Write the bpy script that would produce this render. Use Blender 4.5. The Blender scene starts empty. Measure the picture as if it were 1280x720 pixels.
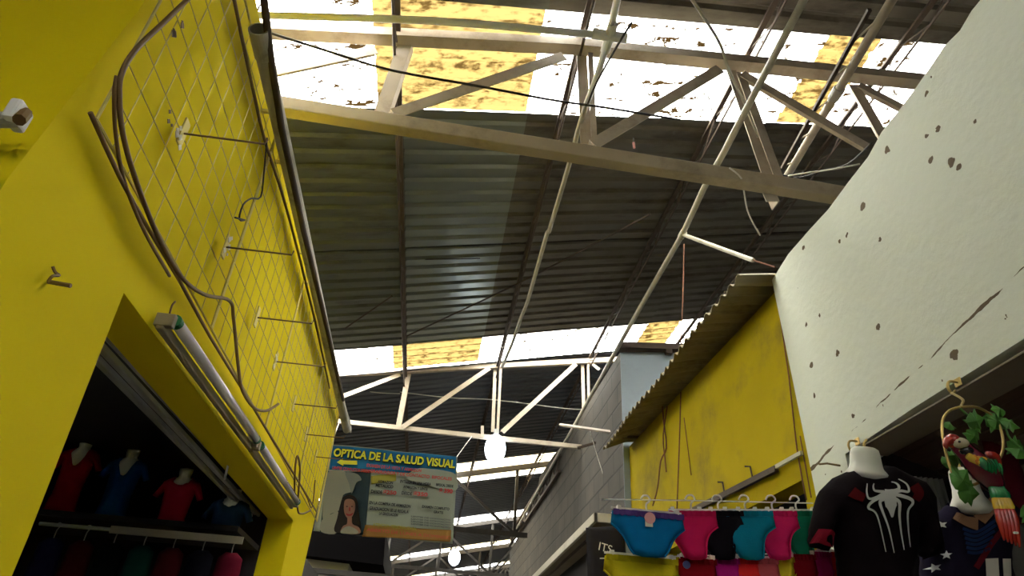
import bpy, bmesh, math, random
from mathutils import Vector, Matrix
from mathutils.geometry import delaunay_2d_cdt
random.seed(7)
S = bpy.context.scene
C = S.collection

# ------------------------------------------------------------------ camera
F = 835.44
CAMH = 1.55
Rm = Matrix(((0.99364, -0.08923, 0.06867), (0, 0, 0), (0, 0, 0)))
def _rot(a, b, c):
    ca, sa, cb, sb, cc, sc = math.cos(a), math.sin(a), math.cos(b), math.sin(b), math.cos(c), math.sin(c)
    yaw = Matrix(((cb, -sb, 0), (sb, cb, 0), (0, 0, 1)))
    base = Matrix(((1, 0, 0), (0, 0, -1), (0, 1, 0)))
    pit = Matrix(((1, 0, 0), (0, ca, sa), (0, -sa, ca)))
    rol = Matrix(((cc, -sc, 0), (sc, cc, 0), (0, 0, 1)))
    return rol @ pit @ base @ yaw
Rm = _rot(0.55568906, 0.08934925, 0.06871995)      # world -> camera (x right, y down, z forward)
cam_d = bpy.data.cameras.new('camera'); cam = bpy.data.objects.new('camera', cam_d); C.objects.link(cam)
r0, r1, r2 = Rm[0], Rm[1], Rm[2]
cam.matrix_world = Matrix(((r0[0], -r1[0], -r2[0], 0), (r0[1], -r1[1], -r2[1], 0), (r0[2], -r1[2], -r2[2], CAMH), (0, 0, 0, 1)))
cam_d.sensor_width = 36; cam_d.lens = F * 36 / 1280; cam_d.clip_start = 0.02; cam_d.clip_end = 200
S.camera = cam

# ------------------------------------------------------------------ world, exposure
W = bpy.data.worlds.new('world'); S.world = W; W.use_nodes = True
bg = W.node_tree.nodes['Background']
bg.inputs['Color'].default_value = (1.0, 0.985, 0.94, 1)
bg.inputs['Strength'].default_value = 30.0
S.view_settings.view_transform = 'Standard'; S.view_settings.look = 'None'
S.view_settings.gamma = 1; S.view_settings.use_curve_mapping = False
S.view_settings.exposure = 0.0

# ------------------------------------------------------------------ rays: the point of a pixel on a real plane of the place
def ray(x, y):
    return Rm.transposed() @ Vector(((x - 640) / F, (y - 360) / F, 1))
O = Vector((0, 0, CAMH))
def onX(x, y, X): d = ray(x, y); return d * (X / d[0]) + O
def onY(x, y, Y): d = ray(x, y); return d * (Y / d[1]) + O
def onZ(x, y, Z): d = ray(x, y); return d * ((Z - CAMH) / d[2]) + O
RZ0, RS = 4.95, 0.22
def roofz(x): return RZ0 + RS * x

# ------------------------------------------------------------------ materials
def mat(name, col, rough=.7, metal=0, noise=0, nscale=6, bump=0, bscale=60, spec=.5, dirt=None, dirtamt=.0, dscale=2.5, stretch=(1, 1, 1), emis=None, trans=0, coat=0):
    m = bpy.data.materials.new(name); m.use_nodes = True
    nt = m.node_tree; N = nt.nodes; L = nt.links; b = N['Principled BSDF']
    b.inputs['Base Color'].default_value = (*col, 1); b.inputs['Roughness'].default_value = rough
    b.inputs['Metallic'].default_value = metal; b.inputs['Specular IOR Level'].default_value = spec
    b.inputs['Coat Weight'].default_value = coat
    tc = N.new('ShaderNodeTexCoord'); mp = N.new('ShaderNodeMapping'); mp.inputs['Scale'].default_value = stretch
    L.new(tc.outputs['Object'], mp.inputs['Vector']); out = None
    if noise:
        n = N.new('ShaderNodeTexNoise'); n.inputs['Scale'].default_value = nscale; n.inputs['Detail'].default_value = 6
        L.new(mp.outputs[0], n.inputs['Vector'])
        mx = N.new('ShaderNodeMix'); mx.data_type = 'RGBA'
        mx.inputs['A'].default_value = (*[c * (1 - noise) for c in col], 1); mx.inputs['B'].default_value = (*[min(1, c * (1 + noise)) for c in col], 1)
        L.new(n.outputs['Fac'], mx.inputs['Factor']); out = mx.outputs['Result']
    if dirt:
        n = N.new('ShaderNodeTexNoise'); n.inputs['Scale'].default_value = dscale; n.inputs['Detail'].default_value = 8; n.inputs['Roughness'].default_value = .7
        L.new(mp.outputs[0], n.inputs['Vector'])
        r = N.new('ShaderNodeMapRange'); r.inputs['From Min'].default_value = .5; r.inputs['From Max'].default_value = .72; r.inputs['To Max'].default_value = dirtamt
        L.new(n.outputs['Fac'], r.inputs['Value'])
        mx = N.new('ShaderNodeMix'); mx.data_type = 'RGBA'; L.new(r.outputs[0], mx.inputs['Factor'])
        if out: L.new(out, mx.inputs['A'])
        else: mx.inputs['A'].default_value = (*col, 1)
        mx.inputs['B'].default_value = (*dirt, 1); out = mx.outputs['Result']
    if out: L.new(out, b.inputs['Base Color'])
    if bump:
        n = N.new('ShaderNodeTexNoise'); n.inputs['Scale'].default_value = bscale; n.inputs['Detail'].default_value = 4
        L.new(mp.outputs[0], n.inputs['Vector'])
        bp = N.new('ShaderNodeBump'); bp.inputs['Strength'].default_value = bump; bp.inputs['Distance'].default_value = .01
        L.new(n.outputs['Fac'], bp.inputs['Height']); L.new(bp.outputs[0], b.inputs['Normal'])
    if emis:
        b.inputs['Emission Color'].default_value = (*emis[0], 1); b.inputs['Emission Strength'].default_value = emis[1]
    return m

def panel_mat(name, tint, dirtcol, thr, tr=.55, soft=.06):
    m = bpy.data.materials.new(name); m.use_nodes = True; nt = m.node_tree; N = nt.nodes; L = nt.links
    N.remove(N['Principled BSDF']); out = N['Material Output']
    tc = N.new('ShaderNodeTexCoord')
    def noise(scale, st, detail=5):
        mp = N.new('ShaderNodeMapping'); mp.inputs['Scale'].default_value = st; L.new(tc.outputs['Object'], mp.inputs['Vector'])
        n = N.new('ShaderNodeTexNoise'); n.inputs['Scale'].default_value = scale; n.inputs['Detail'].default_value = detail; n.inputs['Roughness'].default_value = .65
        L.new(mp.outputs[0], n.inputs['Vector']); return n.outputs['Fac']
    def math_(op, a, b):
        n = N.new('ShaderNodeMath'); n.operation = op
        for i, v in enumerate((a, b)):
            if isinstance(v, (int, float)): n.inputs[i].default_value = v
            else: L.new(v, n.inputs[i])
        return n.outputs[0]
    # leaf litter caught in the valleys of the corrugation, in short rows
    sep = N.new('ShaderNodeSeparateXYZ'); L.new(tc.outputs['Object'], sep.inputs[0])
    row = math_('SINE', math_('MULTIPLY', sep.outputs['Y'], 2 * math.pi / .15), 0)
    v = math_('ADD', noise(7, (1.6, 3.2, 1)), math_('MULTIPLY', row, .045))
    v = math_('ADD', v, math_('MULTIPLY', math_('SUBTRACT', noise(1.7, (1, 1.6, 1), 2), .5), .28))
    mr = N.new('ShaderNodeMapRange'); mr.inputs['From Min'].default_value = thr; mr.inputs['From Max'].default_value = thr + soft
    L.new(v, mr.inputs['Value'])
    t = N.new('ShaderNodeBsdfTransparent'); t.inputs[0].default_value = (*tint, 1)
    u = N.new('ShaderNodeBsdfTranslucent'); u.inputs[0].default_value = (*tint, 1)
    a = N.new('ShaderNodeMixShader'); a.inputs[0].default_value = 1 - tr; L.new(t.outputs[0], a.inputs[1]); L.new(u.outputs[0], a.inputs[2])
    dcol = N.new('ShaderNodeBsdfTranslucent'); dcol.inputs[0].default_value = (*dirtcol, 1)
    c = N.new('ShaderNodeMixShader'); L.new(mr.outputs[0], c.inputs[0]); L.new(a.outputs[0], c.inputs[1]); L.new(dcol.outputs[0], c.inputs[2])
    L.new(c.outputs[0], out.inputs['Surface'])
    return m

def white_wall_mat():
    m = mat('white_plaster', (.67, .70, .60), .85, noise=.05, nscale=2, bump=.25, bscale=25)
    nt = m.node_tree; N = nt.nodes; L = nt.links; b = N['Principled BSDF']
    src = b.inputs['Base Color'].links[0].from_socket
    tc = N.new('ShaderNodeTexCoord')
    def mth(op, a, b_=0, c=0):
        n = N.new('ShaderNodeMath'); n.operation = op
        for i, v in enumerate((a, b_, c)):
            if isinstance(v, (int, float)): n.inputs[i].default_value = v
            else: L.new(v, n.inputs[i])
        return n.outputs[0]
    nz = N.new('ShaderNodeTexNoise'); nz.inputs['Scale'].default_value = 45; nz.inputs['Detail'].default_value = 3; L.new(tc.outputs['Object'], nz.inputs['Vector'])
    vo = N.new('ShaderNodeTexVoronoi'); vo.inputs['Scale'].default_value = 8.5; L.new(tc.outputs['Object'], vo.inputs['Vector'])
    sc = N.new('ShaderNodeSeparateColor'); L.new(vo.outputs['Color'], sc.inputs[0])
    rad = mth('MULTIPLY', mth('MULTIPLY', sc.outputs[0], mth('ADD', sc.outputs[1], .25)), .22)             # each chip its own size
    dist = mth('ADD', vo.outputs['Distance'], mth('MULTIPLY', mth('SUBTRACT', nz.outputs['Fac'], .5), .22))
    chips = mth('LESS_THAN', dist, rad)
    # crack along the lintel, broken up by noise
    sp = N.new('ShaderNodeSeparateXYZ'); L.new(tc.outputs['Object'], sp.inputs[0])
    n2 = N.new('ShaderNodeTexNoise'); n2.inputs['Scale'].default_value = 5; n2.inputs['Detail'].default_value = 5; L.new(tc.outputs['Object'], n2.inputs['Vector'])
    line = mth('ADD', mth('MULTIPLY', sp.outputs['Y'], -.16), 2.925)                 # z of the crack at y
    dz = mth('ABSOLUTE', mth('ADD', mth('SUBTRACT', sp.outputs['Z'], line), mth('MULTIPLY', mth('SUBTRACT', n2.outputs['Fac'], .5), .05)))
    n3 = N.new('ShaderNodeTexNoise'); n3.inputs['Scale'].default_value = 9; L.new(tc.outputs['Object'], n3.inputs['Vector'])
    wid = mth('MULTIPLY', mth('SUBTRACT', n3.outputs['Fac'], .44), .032)
    crack = mth('LESS_THAN', dz, wid)
    al = mth('MAXIMUM', chips, crack)
    mx = N.new('ShaderNodeMix'); mx.data_type = 'RGBA'; L.new(al, mx.inputs['Factor']); L.new(src, mx.inputs['A'])
    mx.inputs['B'].default_value = (.10, .07, .035, 1); L.new(mx.outputs['Result'], b.inputs['Base Color'])
    return m

def block_mat():
    m = mat('concrete_block', (.30, .27, .21), .9, bump=.3, bscale=40)
    nt = m.node_tree; N = nt.nodes; L = nt.links; b = N['Principled BSDF']
    tc = N.new('ShaderNodeTexCoord'); sp = N.new('ShaderNodeSeparateXYZ'); L.new(tc.outputs['Object'], sp.inputs[0])
    cb = N.new('ShaderNodeCombineXYZ'); L.new(sp.outputs['Y'], cb.inputs['X']); L.new(sp.outputs['Z'], cb.inputs['Y'])
    br = N.new('ShaderNodeTexBrick'); L.new(cb.outputs[0], br.inputs['Vector'])
    br.inputs['Scale'].default_value = 1; br.inputs['Brick Width'].default_value = .4; br.inputs['Row Height'].default_value = .2
    br.inputs['Mortar Size'].default_value = .012; br.inputs['Mortar Smooth'].default_value = .3
    br.inputs['Color1'].default_value = (.056, .047, .033, 1); br.inputs['Color2'].default_value = (.041, .035, .025, 1); br.inputs['Mortar'].default_value = (.021, .017, .012, 1)
    n = N.new('ShaderNodeTexNoise'); n.inputs['Scale'].default_value = 3; n.inputs['Detail'].default_value = 7; L.new(tc.outputs['Object'], n.inputs['Vector'])
    mx = N.new('ShaderNodeMix'); mx.data_type = 'RGBA'; mx.blend_type = 'MULTIPLY'; mx.inputs['Factor'].default_value = .7
    L.new(br.outputs['Color'], mx.inputs['A']); L.new(n.outputs['Fac'], mx.inputs['B'])
    g = N.new('ShaderNodeMix'); g.data_type = 'RGBA'; g.blend_type = 'MULTIPLY'; g.inputs['Factor'].default_value = 1
    L.new(mx.outputs['Result'], g.inputs['A']); g.inputs['B'].default_value = (1.5, 1.5, 1.5, 1)
    L.new(g.outputs['Result'], b.inputs['Base Color'])
    bp = N.new('ShaderNodeBump'); bp.inputs['Strength'].default_value = .8; bp.inputs['Distance'].default_value = .012; bp.invert = True
    L.new(br.outputs['Fac'], bp.inputs['Height']); L.new(bp.outputs[0], b.inputs['Normal'])
    return m

M = {}
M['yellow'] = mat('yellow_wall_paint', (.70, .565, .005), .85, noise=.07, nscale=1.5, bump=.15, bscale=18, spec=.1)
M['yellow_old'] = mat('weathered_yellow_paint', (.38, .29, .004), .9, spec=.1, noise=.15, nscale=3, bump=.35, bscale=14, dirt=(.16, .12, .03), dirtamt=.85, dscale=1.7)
M['white_wall'] = white_wall_mat()
M['block'] = block_mat()
M['blue_plaster'] = mat('pale_blue_plaster', (.27, .32, .36), .85, noise=.1, nscale=3, dirt=(.2, .21, .22), dirtamt=.6, dscale=2)
M['roof'] = mat('dull_zinc_sheet', (.12, .13, .105), .5, .35, noise=.25, nscale=2.5, stretch=(.6, 2, 1), dirt=(.035, .03, .022), dirtamt=.9, dscale=2)
M['roof_new'] = mat('newer_zinc_sheet', (.19, .21, .185), .33, .6, noise=.12, nscale=2.5, stretch=(.5, 2, 1))
M['roof_old'] = mat('stained_zinc_sheet', (.12, .11, .085), .6, .3, noise=.35, nscale=3, stretch=(.6, 2, 1), dirt=(.03, .02, .012), dirtamt=.9, dscale=2)
M['roof_far'] = mat('dark_blue_grey_sheet', (.075, .08, .09), .5, .4, noise=.3, nscale=2.5, stretch=(.6, 2, 1))
M['sky_white'] = panel_mat('white_fibreglass_sheet', (.97, .97, .93), (.006, .0035, .0012), .555)
M['sky_amber'] = panel_mat('amber_fibreglass_sheet', (.052, .036, .012), (.011, .0065, .0018), .47, tr=.42, soft=.16)
M['sky_far'] = panel_mat('yellowed_fibreglass_sheet', (.3, .25, .15), (.02, .012, .004), .62)
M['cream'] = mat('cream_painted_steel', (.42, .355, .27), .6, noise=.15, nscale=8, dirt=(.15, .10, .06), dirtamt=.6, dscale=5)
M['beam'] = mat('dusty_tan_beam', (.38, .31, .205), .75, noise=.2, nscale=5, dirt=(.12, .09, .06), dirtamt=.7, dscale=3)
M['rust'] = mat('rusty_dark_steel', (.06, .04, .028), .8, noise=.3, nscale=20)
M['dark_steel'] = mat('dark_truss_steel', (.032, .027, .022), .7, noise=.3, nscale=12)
M['pvc'] = mat('old_grey_pvc', (.42, .40, .34), .5, noise=.15, nscale=6, dirt=(.10, .08, .06), dirtamt=.8, dscale=5)
M['pvc_white'] = mat('white_pvc', (.85, .85, .82), .4, noise=.05)
M['pvc_cream'] = mat('cream_conduit', (.40, .37, .28), .5, noise=.15, nscale=7, dirt=(.16, .12, .07), dirtamt=.6, dscale=6)
M['wire'] = mat('galvanised_wire', (.62, .52, .16), .5, .4)
M['cable'] = mat('brown_cable', (.15, .085, .025), .6)
M['black_cable'] = mat('black_wire', (.02, .017, .014), .6)
M['white_cable'] = mat('white_wire', (.6, .58, .5), .6)
M['rope'] = mat('red_brown_rope', (.16, .06, .03), .9, noise=.3, nscale=60)
M['tube_glass'] = mat('frosted_tube_glass', (.86, .83, .88), .12, coat=.5)
M['batten'] = mat('cream_batten', (.30, .26, .19), .5, noise=.1)
M['green'] = mat('green_end_band', (.02, .18, .08), .5)
M['shutter'] = mat('grey_shutter_steel', (.36, .36, .37), .5, .2, noise=.2, nscale=10)
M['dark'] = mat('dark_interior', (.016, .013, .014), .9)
M['soffit_right'] = mat('taupe_soffit', (.20, .16, .12), .9, noise=.15, nscale=4)
M['board'] = mat('brown_board', (.085, .045, .028), .7, noise=.35, nscale=6, stretch=(6, .6, 6))
M['board_light'] = mat('worn_tan_board', (.20, .13, .075), .7, noise=.3, nscale=6, stretch=(6, .6, 6))
M['floor'] = mat('worn_concrete_floor', (.17, .16, .14), .8, noise=.2, nscale=2)
M['hall_wall'] = mat('dim_plaster_wall', (.07, .065, .06), .9, noise=.2, nscale=1)
M['skin_white'] = mat('white_bust_plastic', (.80, .80, .72), .35)
M['awning_sheet'] = mat('weathered_awning_sheet', (.22, .18, .10), .7, .2, noise=.3, nscale=5, stretch=(1, 3, 1), dirt=(.07, .05, .03), dirtamt=.8, dscale=4)
M['beige'] = mat('beige_fascia', (.50, .46, .36), .7, noise=.1, nscale=4, dirt=(.2, .16, .1), dirtamt=.5)
M['bulb'] = mat('glowing_bulb', (1, 1, 1), .3, emis=((.80, .89, 1.0), 13))
M['screw'] = mat('bulb_socket', (.35, .35, .33), .5)
M['clear'] = mat('clear_white_plastic', (.72, .68, .62), .3)
M['tagw'] = mat('white_card', (.75, .72, .62), .7)
M['tagp'] = mat('pink_card', (.75, .35, .36), .7)
M['gold'] = mat('brass', (.42, .30, .10), .35, .8)
M['leaf'] = mat('green_leaf', (.06, .20, .025), .55, noise=.3, nscale=30)
M['silver'] = mat('silver_foil_print', (.62, .64, .62), .35, .3)
def cloth(name, col, **k): return mat(name, col, .95, spec=.05, noise=.12, nscale=30, bump=.15, bscale=180, **k)

# ------------------------------------------------------------------ mesh helpers
class MB:
    def __init__(s): s.bm = bmesh.new()
    def face(s, pts):
        s.bm.faces.new([s.bm.verts.new(p) for p in pts]); return s
    def box(s, a, b):
        x0, y0, z0 = a; x1, y1, z1 = b
        v = [s.bm.verts.new(p) for p in ((x0, y0, z0), (x1, y0, z0), (x1, y1, z0), (x0, y1, z0), (x0, y0, z1), (x1, y0, z1), (x1, y1, z1), (x0, y1, z1))]
        for f in ((0, 3, 2, 1), (4, 5, 6, 7), (0, 1, 5, 4), (1, 2, 6, 5), (2, 3, 7, 6), (3, 0, 4, 7)): s.bm.faces.new([v[i] for i in f])
        return s
    def bar(s, a, b, w, h=None, up=(0, 1, 0)):            # rectangular bar, w across, h along 'up'
        a, b = Vector(a), Vector(b); h = h or w; d = (b - a).normalized(); up = Vector(up)
        sd = d.cross(up)
        if sd.length < .05: sd = d.cross(Vector((1, 0, 0)))
        sd.normalize(); u = sd.cross(d).normalized()
        r = []
        for p in (a, b):
            r.append([s.bm.verts.new(p + sd * (w / 2 * i) + u * (h / 2 * j)) for i, j in ((-1, -1), (1, -1), (1, 1), (-1, 1))])
        for i in range(4): s.bm.faces.new((r[0][i], r[0][(i + 1) % 4], r[1][(i + 1) % 4], r[1][i]))
        s.bm.faces.new(r[0][::-1]); s.bm.faces.new(r[1]); return s
    def angle(s, a, b, w, t=.006, up=(0, 1, 0)):          # L-section steel
        a, b = Vector(a), Vector(b); d = (b - a).normalized(); up = Vector(up); sd = d.cross(up).normalized()
        s.bar(a, b, w, t, up); off = sd * (w / 2 - t / 2)
        return s.bar(a + off + up * w / 2, b + off + up * w / 2, t, w, up)
    def tube(s, pts, rad, n=8, smooth=0, cap=True):
        pts = [Vector(p) for p in pts]
        if smooth: pts, rad = spline(pts, rad, smooth)
        k = len(pts); rad = rad if hasattr(rad, '__len__') else [rad] * k
        rings = []; prev = None
        for i in range(k):
            d = (pts[min(i + 1, k - 1)] - pts[max(i - 1, 0)]).normalized()
            if prev is None:
                prev = d.cross(Vector((0, 0, 1)))
                if prev.length < .1: prev = d.cross(Vector((1, 0, 0)))
            prev = (prev - d * prev.dot(d)).normalized(); q = d.cross(prev)
            rings.append([s.bm.verts.new(pts[i] + (prev * math.cos(2 * math.pi * j / n) + q * math.sin(2 * math.pi * j / n)) * rad[i]) for j in range(n)])
        for i in range(k - 1):
            for j in range(n): s.bm.faces.new((rings[i][j], rings[i][(j + 1) % n], rings[i + 1][(j + 1) % n], rings[i + 1][j]))
        if cap: s.bm.faces.new(rings[0][::-1]); s.bm.faces.new(rings[-1])
        return s
    def ball(s, c, r, seg=14, rings=10):
        c = Vector(c); r = r if hasattr(r, '__len__') else (r, r, r)
        mm = Matrix.Translation(c) @ Matrix.Diagonal((*r, 1))
        bmesh.ops.create_uvsphere(s.bm, u_segments=seg, v_segments=rings, radius=1, matrix=mm); return s
    def prism(s, pts, off):                                # polygon (3D points) pushed by a vector
        off = Vector(off); a = [s.bm.verts.new(Vector(p)) for p in pts]; b = [s.bm.verts.new(Vector(p) + off) for p in pts]
        n = len(a); s.bm.faces.new(a); s.bm.faces.new(b[::-1])
        for i in range(n): s.bm.faces.new((a[i], b[i], b[(i + 1) % n], a[(i + 1) % n]))
        return s
    def build(s, name, m, parent=None, smooth=False, bevel=0, solid=0):
        bmesh.ops.recalc_face_normals(s.bm, faces=s.bm.faces)
        me = bpy.data.meshes.new(name); s.bm.to_mesh(me); s.bm.free()
        me.materials.append(m)
        if smooth:
            for p in me.polygons: p.use_smooth = True
        o = bpy.data.objects.new(name, me); C.objects.link(o)
        if parent: o.parent = parent; o.matrix_parent_inverse = Matrix.Translation(-parent.location) if parent.type == 'EMPTY' else Matrix()
        if bevel:
            b = o.modifiers.new('bevel', 'BEVEL'); b.width = bevel; b.segments = 2; b.limit_method = 'ANGLE'
        if solid:
            b = o.modifiers.new('solid', 'SOLIDIFY'); b.thickness = solid; b.offset = 0
        return o

def spline(P, rad, m):
    out = []; ro = []; n = len(P); R = rad if hasattr(rad, '__len__') else None
    for i in range(n - 1):
        p0, p1, p2, p3 = P[max(i - 1, 0)], P[i], P[i + 1], P[min(i + 2, n - 1)]
        for j in range(m):
            t = j / m
            out.append(.5 * ((2 * p1) + (p2 - p0) * t + (2 * p0 - 5 * p1 + 4 * p2 - p3) * t * t + (3 * p1 - p0 - 3 * p2 + p3) * t ** 3))
            if R: ro.append(R[i] * (1 - t) + R[i + 1] * t)
    out.append(P[-1])
    if R: ro.append(R[-1])
    return out, (ro if R else rad)

def seglen(p, a, b):
    ax, ay = a; bx, by = b; px_, py_ = p; dx, dy = bx - ax, by - ay
    t = max(0, min(1, ((px_ - ax) * dx + (py_ - ay) * dy) / (dx * dx + dy * dy + 1e-12)))
    return math.hypot(px_ - ax - t * dx, py_ - ay - t * dy)
def inside(p, poly):
    c = False; n = len(poly)
    for i in range(n):
        (x1, y1), (x2, y2) = poly[i], poly[(i + 1) % n]
        if (y1 > p[1]) != (y2 > p[1]) and p[0] < (x2 - x1) * (p[1] - y1) / (y2 - y1) + x1: c = not c
    return c
def smooth2(poly, m=4):
    P = [Vector((*p, 0)) for p in poly]; n = len(P); out = []
    for i in range(n):
        p0, p1, p2, p3 = P[i - 1], P[i], P[(i + 1) % n], P[(i + 2) % n]
        for j in range(m):
            t = j / m
            q = .5 * ((2 * p1) + (p2 - p0) * t + (2 * p0 - 5 * p1 + 4 * p2 - p3) * t * t + (3 * p1 - p0 - 3 * p2 + p3) * t ** 3)
            out.append((q.x, q.y))
    return out
def bulge(p, poly, T, D):
    if not inside(p, poly): return 0
    d = min(seglen(p, poly[i], poly[(i + 1) % len(poly)]) for i in range(len(poly)))
    k = min(d / D, 1); return T * math.sqrt(max(0, 1 - (1 - k) ** 2))
def inflate(poly, T, D, step, fold=0, ph=0, back=1.0):
    """soft body: outline in (u, v) metres -> bmesh in local x=u, z=v, front toward -y"""
    xs = [p[0] for p in poly]; ys = [p[1] for p in poly]
    pts = [Vector(p) for p in poly]; n0 = len(pts)
    # densify outline
    dense = []
    for i in range(n0):
        a, b = pts[i], pts[(i + 1) % n0]; k = max(1, int((b - a).length / step))
        for j in range(k): dense.append(a.lerp(b, j / k))
    n = len(dense); V = list(dense); dp = [(p.x, p.y) for p in dense]
    y = min(ys) + step / 2; r = 0
    while y < max(ys):
        x = min(xs) + (step / 2 if r % 2 else 0)
        while x < max(xs):
            if inside((x, y), dp) and min(seglen((x, y), dp[i], dp[(i + 1) % n]) for i in range(n)) > step * .45: V.append(Vector((x, y)))
            x += step
        y += step * .87; r += 1
    ov, oe, of, *_ = delaunay_2d_cdt([Vector((v.x, v.y)) for v in V], [(i, (i + 1) % n) for i in range(n)], [], 1, 1e-6)
    b = MB(); bm = b.bm
    H = []
    for v in ov:
        onb = min(seglen((v.x, v.y), dp[i], dp[(i + 1) % n]) for i in range(n))
        k = min(onb / D, 1); H.append((0 if onb < 1e-5 else T * math.sqrt(max(0, 1 - (1 - k) ** 2))))
    def fl(v): return fold * (math.sin(v.x * 75 + v.y * 28 + ph) * .6 + math.sin(v.x * 31 - v.y * 47 + ph * 2) * .6)
    fr = [bm.verts.new((v.x, -h - (fl(v) if h > 0 else 0), v.y)) for v, h in zip(ov, H)]
    bk = [fr[i] if H[i] == 0 else bm.verts.new((v.x, H[i] * back, v.y)) for i, v in enumerate(ov)]
    for f in of:
        try: bm.faces.new([fr[i] for i in f])
        except ValueError: pass
        if any(H[i] > 0 for i in f):
            try: bm.faces.new([bk[i] for i in reversed(f)])
            except ValueError: pass
    return b

def empty(name, loc, label, cat, group=None):
    o = bpy.data.objects.new(name, None); C.objects.link(o); o.location = loc; o.empty_display_size = .1
    return tag(o, label, cat, group)
def tag(o, label, cat, group=None):
    o['label'] = label; o['category'] = cat
    if group: o['group'] = group
    return o
def struct(o): o['kind'] = 'structure'; return o
def local(o, name, parent):          # put a locally built mesh under its thing without offset
    o.parent = parent; o.matrix_parent_inverse = Matrix(); return o

# ------------------------------------------------------------------ the hall: floor, roof, outer walls
struct(MB().box((-4.6, -6.2, -.1), (6.2, 34, 0)).build('floor', M['floor']))
struct(MB().box((-4.75, -6.2, 0), (-4.6, 34, 4.2)).build('wall_left_outer', M['hall_wall']))
struct(MB().box((6.2, -6.2, 0), (6.35, 34, 6.6)).build('wall_right_outer', M['hall_wall']))
struct(MB().box((-4.75, -6.35, 0), (6.35, -6.2, 6.6)).build('wall_near_light_block', M['hall_wall']))  # added out of view behind the camera to shut out light
struct(MB().box((-4.75, 34, 0), (6.35, 34.15, 6.6)).build('wall_far', M['hall_wall']))

def shear(x, y):
    return y + .09 * (x - .3) * max(0, min(1, (6 - y) / 3))
def sheet(x0, x1, y0, y1, lift=0):
    P = .15; A = .012; b = MB(); bm = b.bm; prof = []
    y = math.floor(y0 / P) * P
    ys = []
    while y < y1 + P:
        for f_, a in ((0, -1), (.22, -1), (.36, 1), (.50, 1), (.64, -1)):
            yy = y + f_ * P
            if y0 < yy < y1: ys.append((yy, a))
        y += P
    ys = [(y0, -1)] + ys + [(y1, -1)]
    nx = max(1, int((x1 - x0) / .9)); rows = []
    for i in range(nx + 1):
        x = x0 + (x1 - x0) * i / nx
        sag = .006 * math.sin(i * 2.3)
        rows.append([bm.verts.new((x, shear(x, yy), roofz(x) + a * A + lift + sag)) for yy, a in ys])
    for i in range(nx):
        for j in range(len(ys) - 1): bm.faces.new((rows[i][j], rows[i + 1][j], rows[i + 1][j + 1], rows[i][j + 1]))
    return b
bands = [(-6.2, -5.2), (-3.1, -2.55), (2.42, 3.30), (6.66, 7.38), (11.45, 12.8), (15.75, 16.55), (19.3, 20.0), (23.2, 23.9), (27.3, 28), (31, 31.8)]  # second strip, unseen behind the camera, is placed and sized for its light
cols = [-4.7, -2.62, -.68, .31, 2.26, 2.68, 4.4, 6.3]
wn = 0
prev = -6.2
for bi, (a, c_) in enumerate(bands):
    # metal field before the band
    if a > prev + .05:
        for ci, (x0, x1) in enumerate(((-4.7, -2.6), (-2.6, -.55), (-.55, .36), (.36, 2.2), (2.2, 4.3), (4.3, 6.3))):
            if bi == 3:
                segs = [(prev, 4.95), (4.90, a)]
            else: segs = [(prev, a)]
            for si, (s0, s1) in enumerate(segs):
                mm = M['roof_new'] if (bi == 3 and ci == 2) else (M['roof_old'] if ci in (3, 4, 5) or (bi > 3 and ci % 2) else M['roof'])
                if bi > 3: mm = M['roof_far']
                struct(sheet(x0 - .04, x1 + .04, s0 - .03, s1 + .03, lift=.004 * ci + .006 * si).build('ceiling', mm))
    for ci in range(len(cols) - 1):
        if bi in (2, 3, 1): mm = M['sky_amber'] if ci in (2, 4) else M['sky_white']
        elif bi > 3: mm = M['sky_far'] if (ci + bi) % 2 else M['sky_white']
        else: mm = M['sky_white']
        wn += 1
        struct(sheet(cols[ci], cols[ci + 1], a, c_, lift=.05).build('window_%d' % wn, mm))
    prev = c_
struct(sheet(-4.7, 6.3, prev, 34.1).build('ceiling', M['roof']))

# ------------------------------------------------------------------ purlins along the aisle under the roof
def purlin(x, label, dep=.13, y0=-6, y1=33.5):
    t = empty('roof_purlin', (x, 0, roofz(x) - .05), label, 'roof purlin', 'lattice purlins under the metal roof')
    zt = roofz(x) - .045; zb = zt - dep
    MB().bar((x, y0, zt), (x, y1, zt), .035, .02, (0, 0, 1)).build('top_chord', M['rust'], t)
    MB().tube([(x + .0, y0, zb), (x + .0, y1, zb)], .009, 6).build('bottom_rod', M['rust'], t)
    m = MB(); y = y0; k = 0
    while y < y1 - .4:
        m.tube([(x, y, zt if k % 2 else zb), (x, y + .3, zb if k % 2 else zt)], .006, 5); y += .3; k += 1
    m.build('web', M['rust'], t)
for x, l in ((-2.6, 'dark lattice purlin hidden left of the yellow grid wall'), (-.53, 'leftmost dark rusty purlin running down the roof over the grid wall side'), (.55, 'dark rusty purlin crossing the beam beside the white pipe cross'),
             (1.70, 'dark rusty purlin running above the long cream conduit'), (2.78, 'rightmost dark rusty purlin by the top of the white wall'), (3.9, 'dark lattice purlin behind the white wall top')):
    purlin(x, l)

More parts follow.
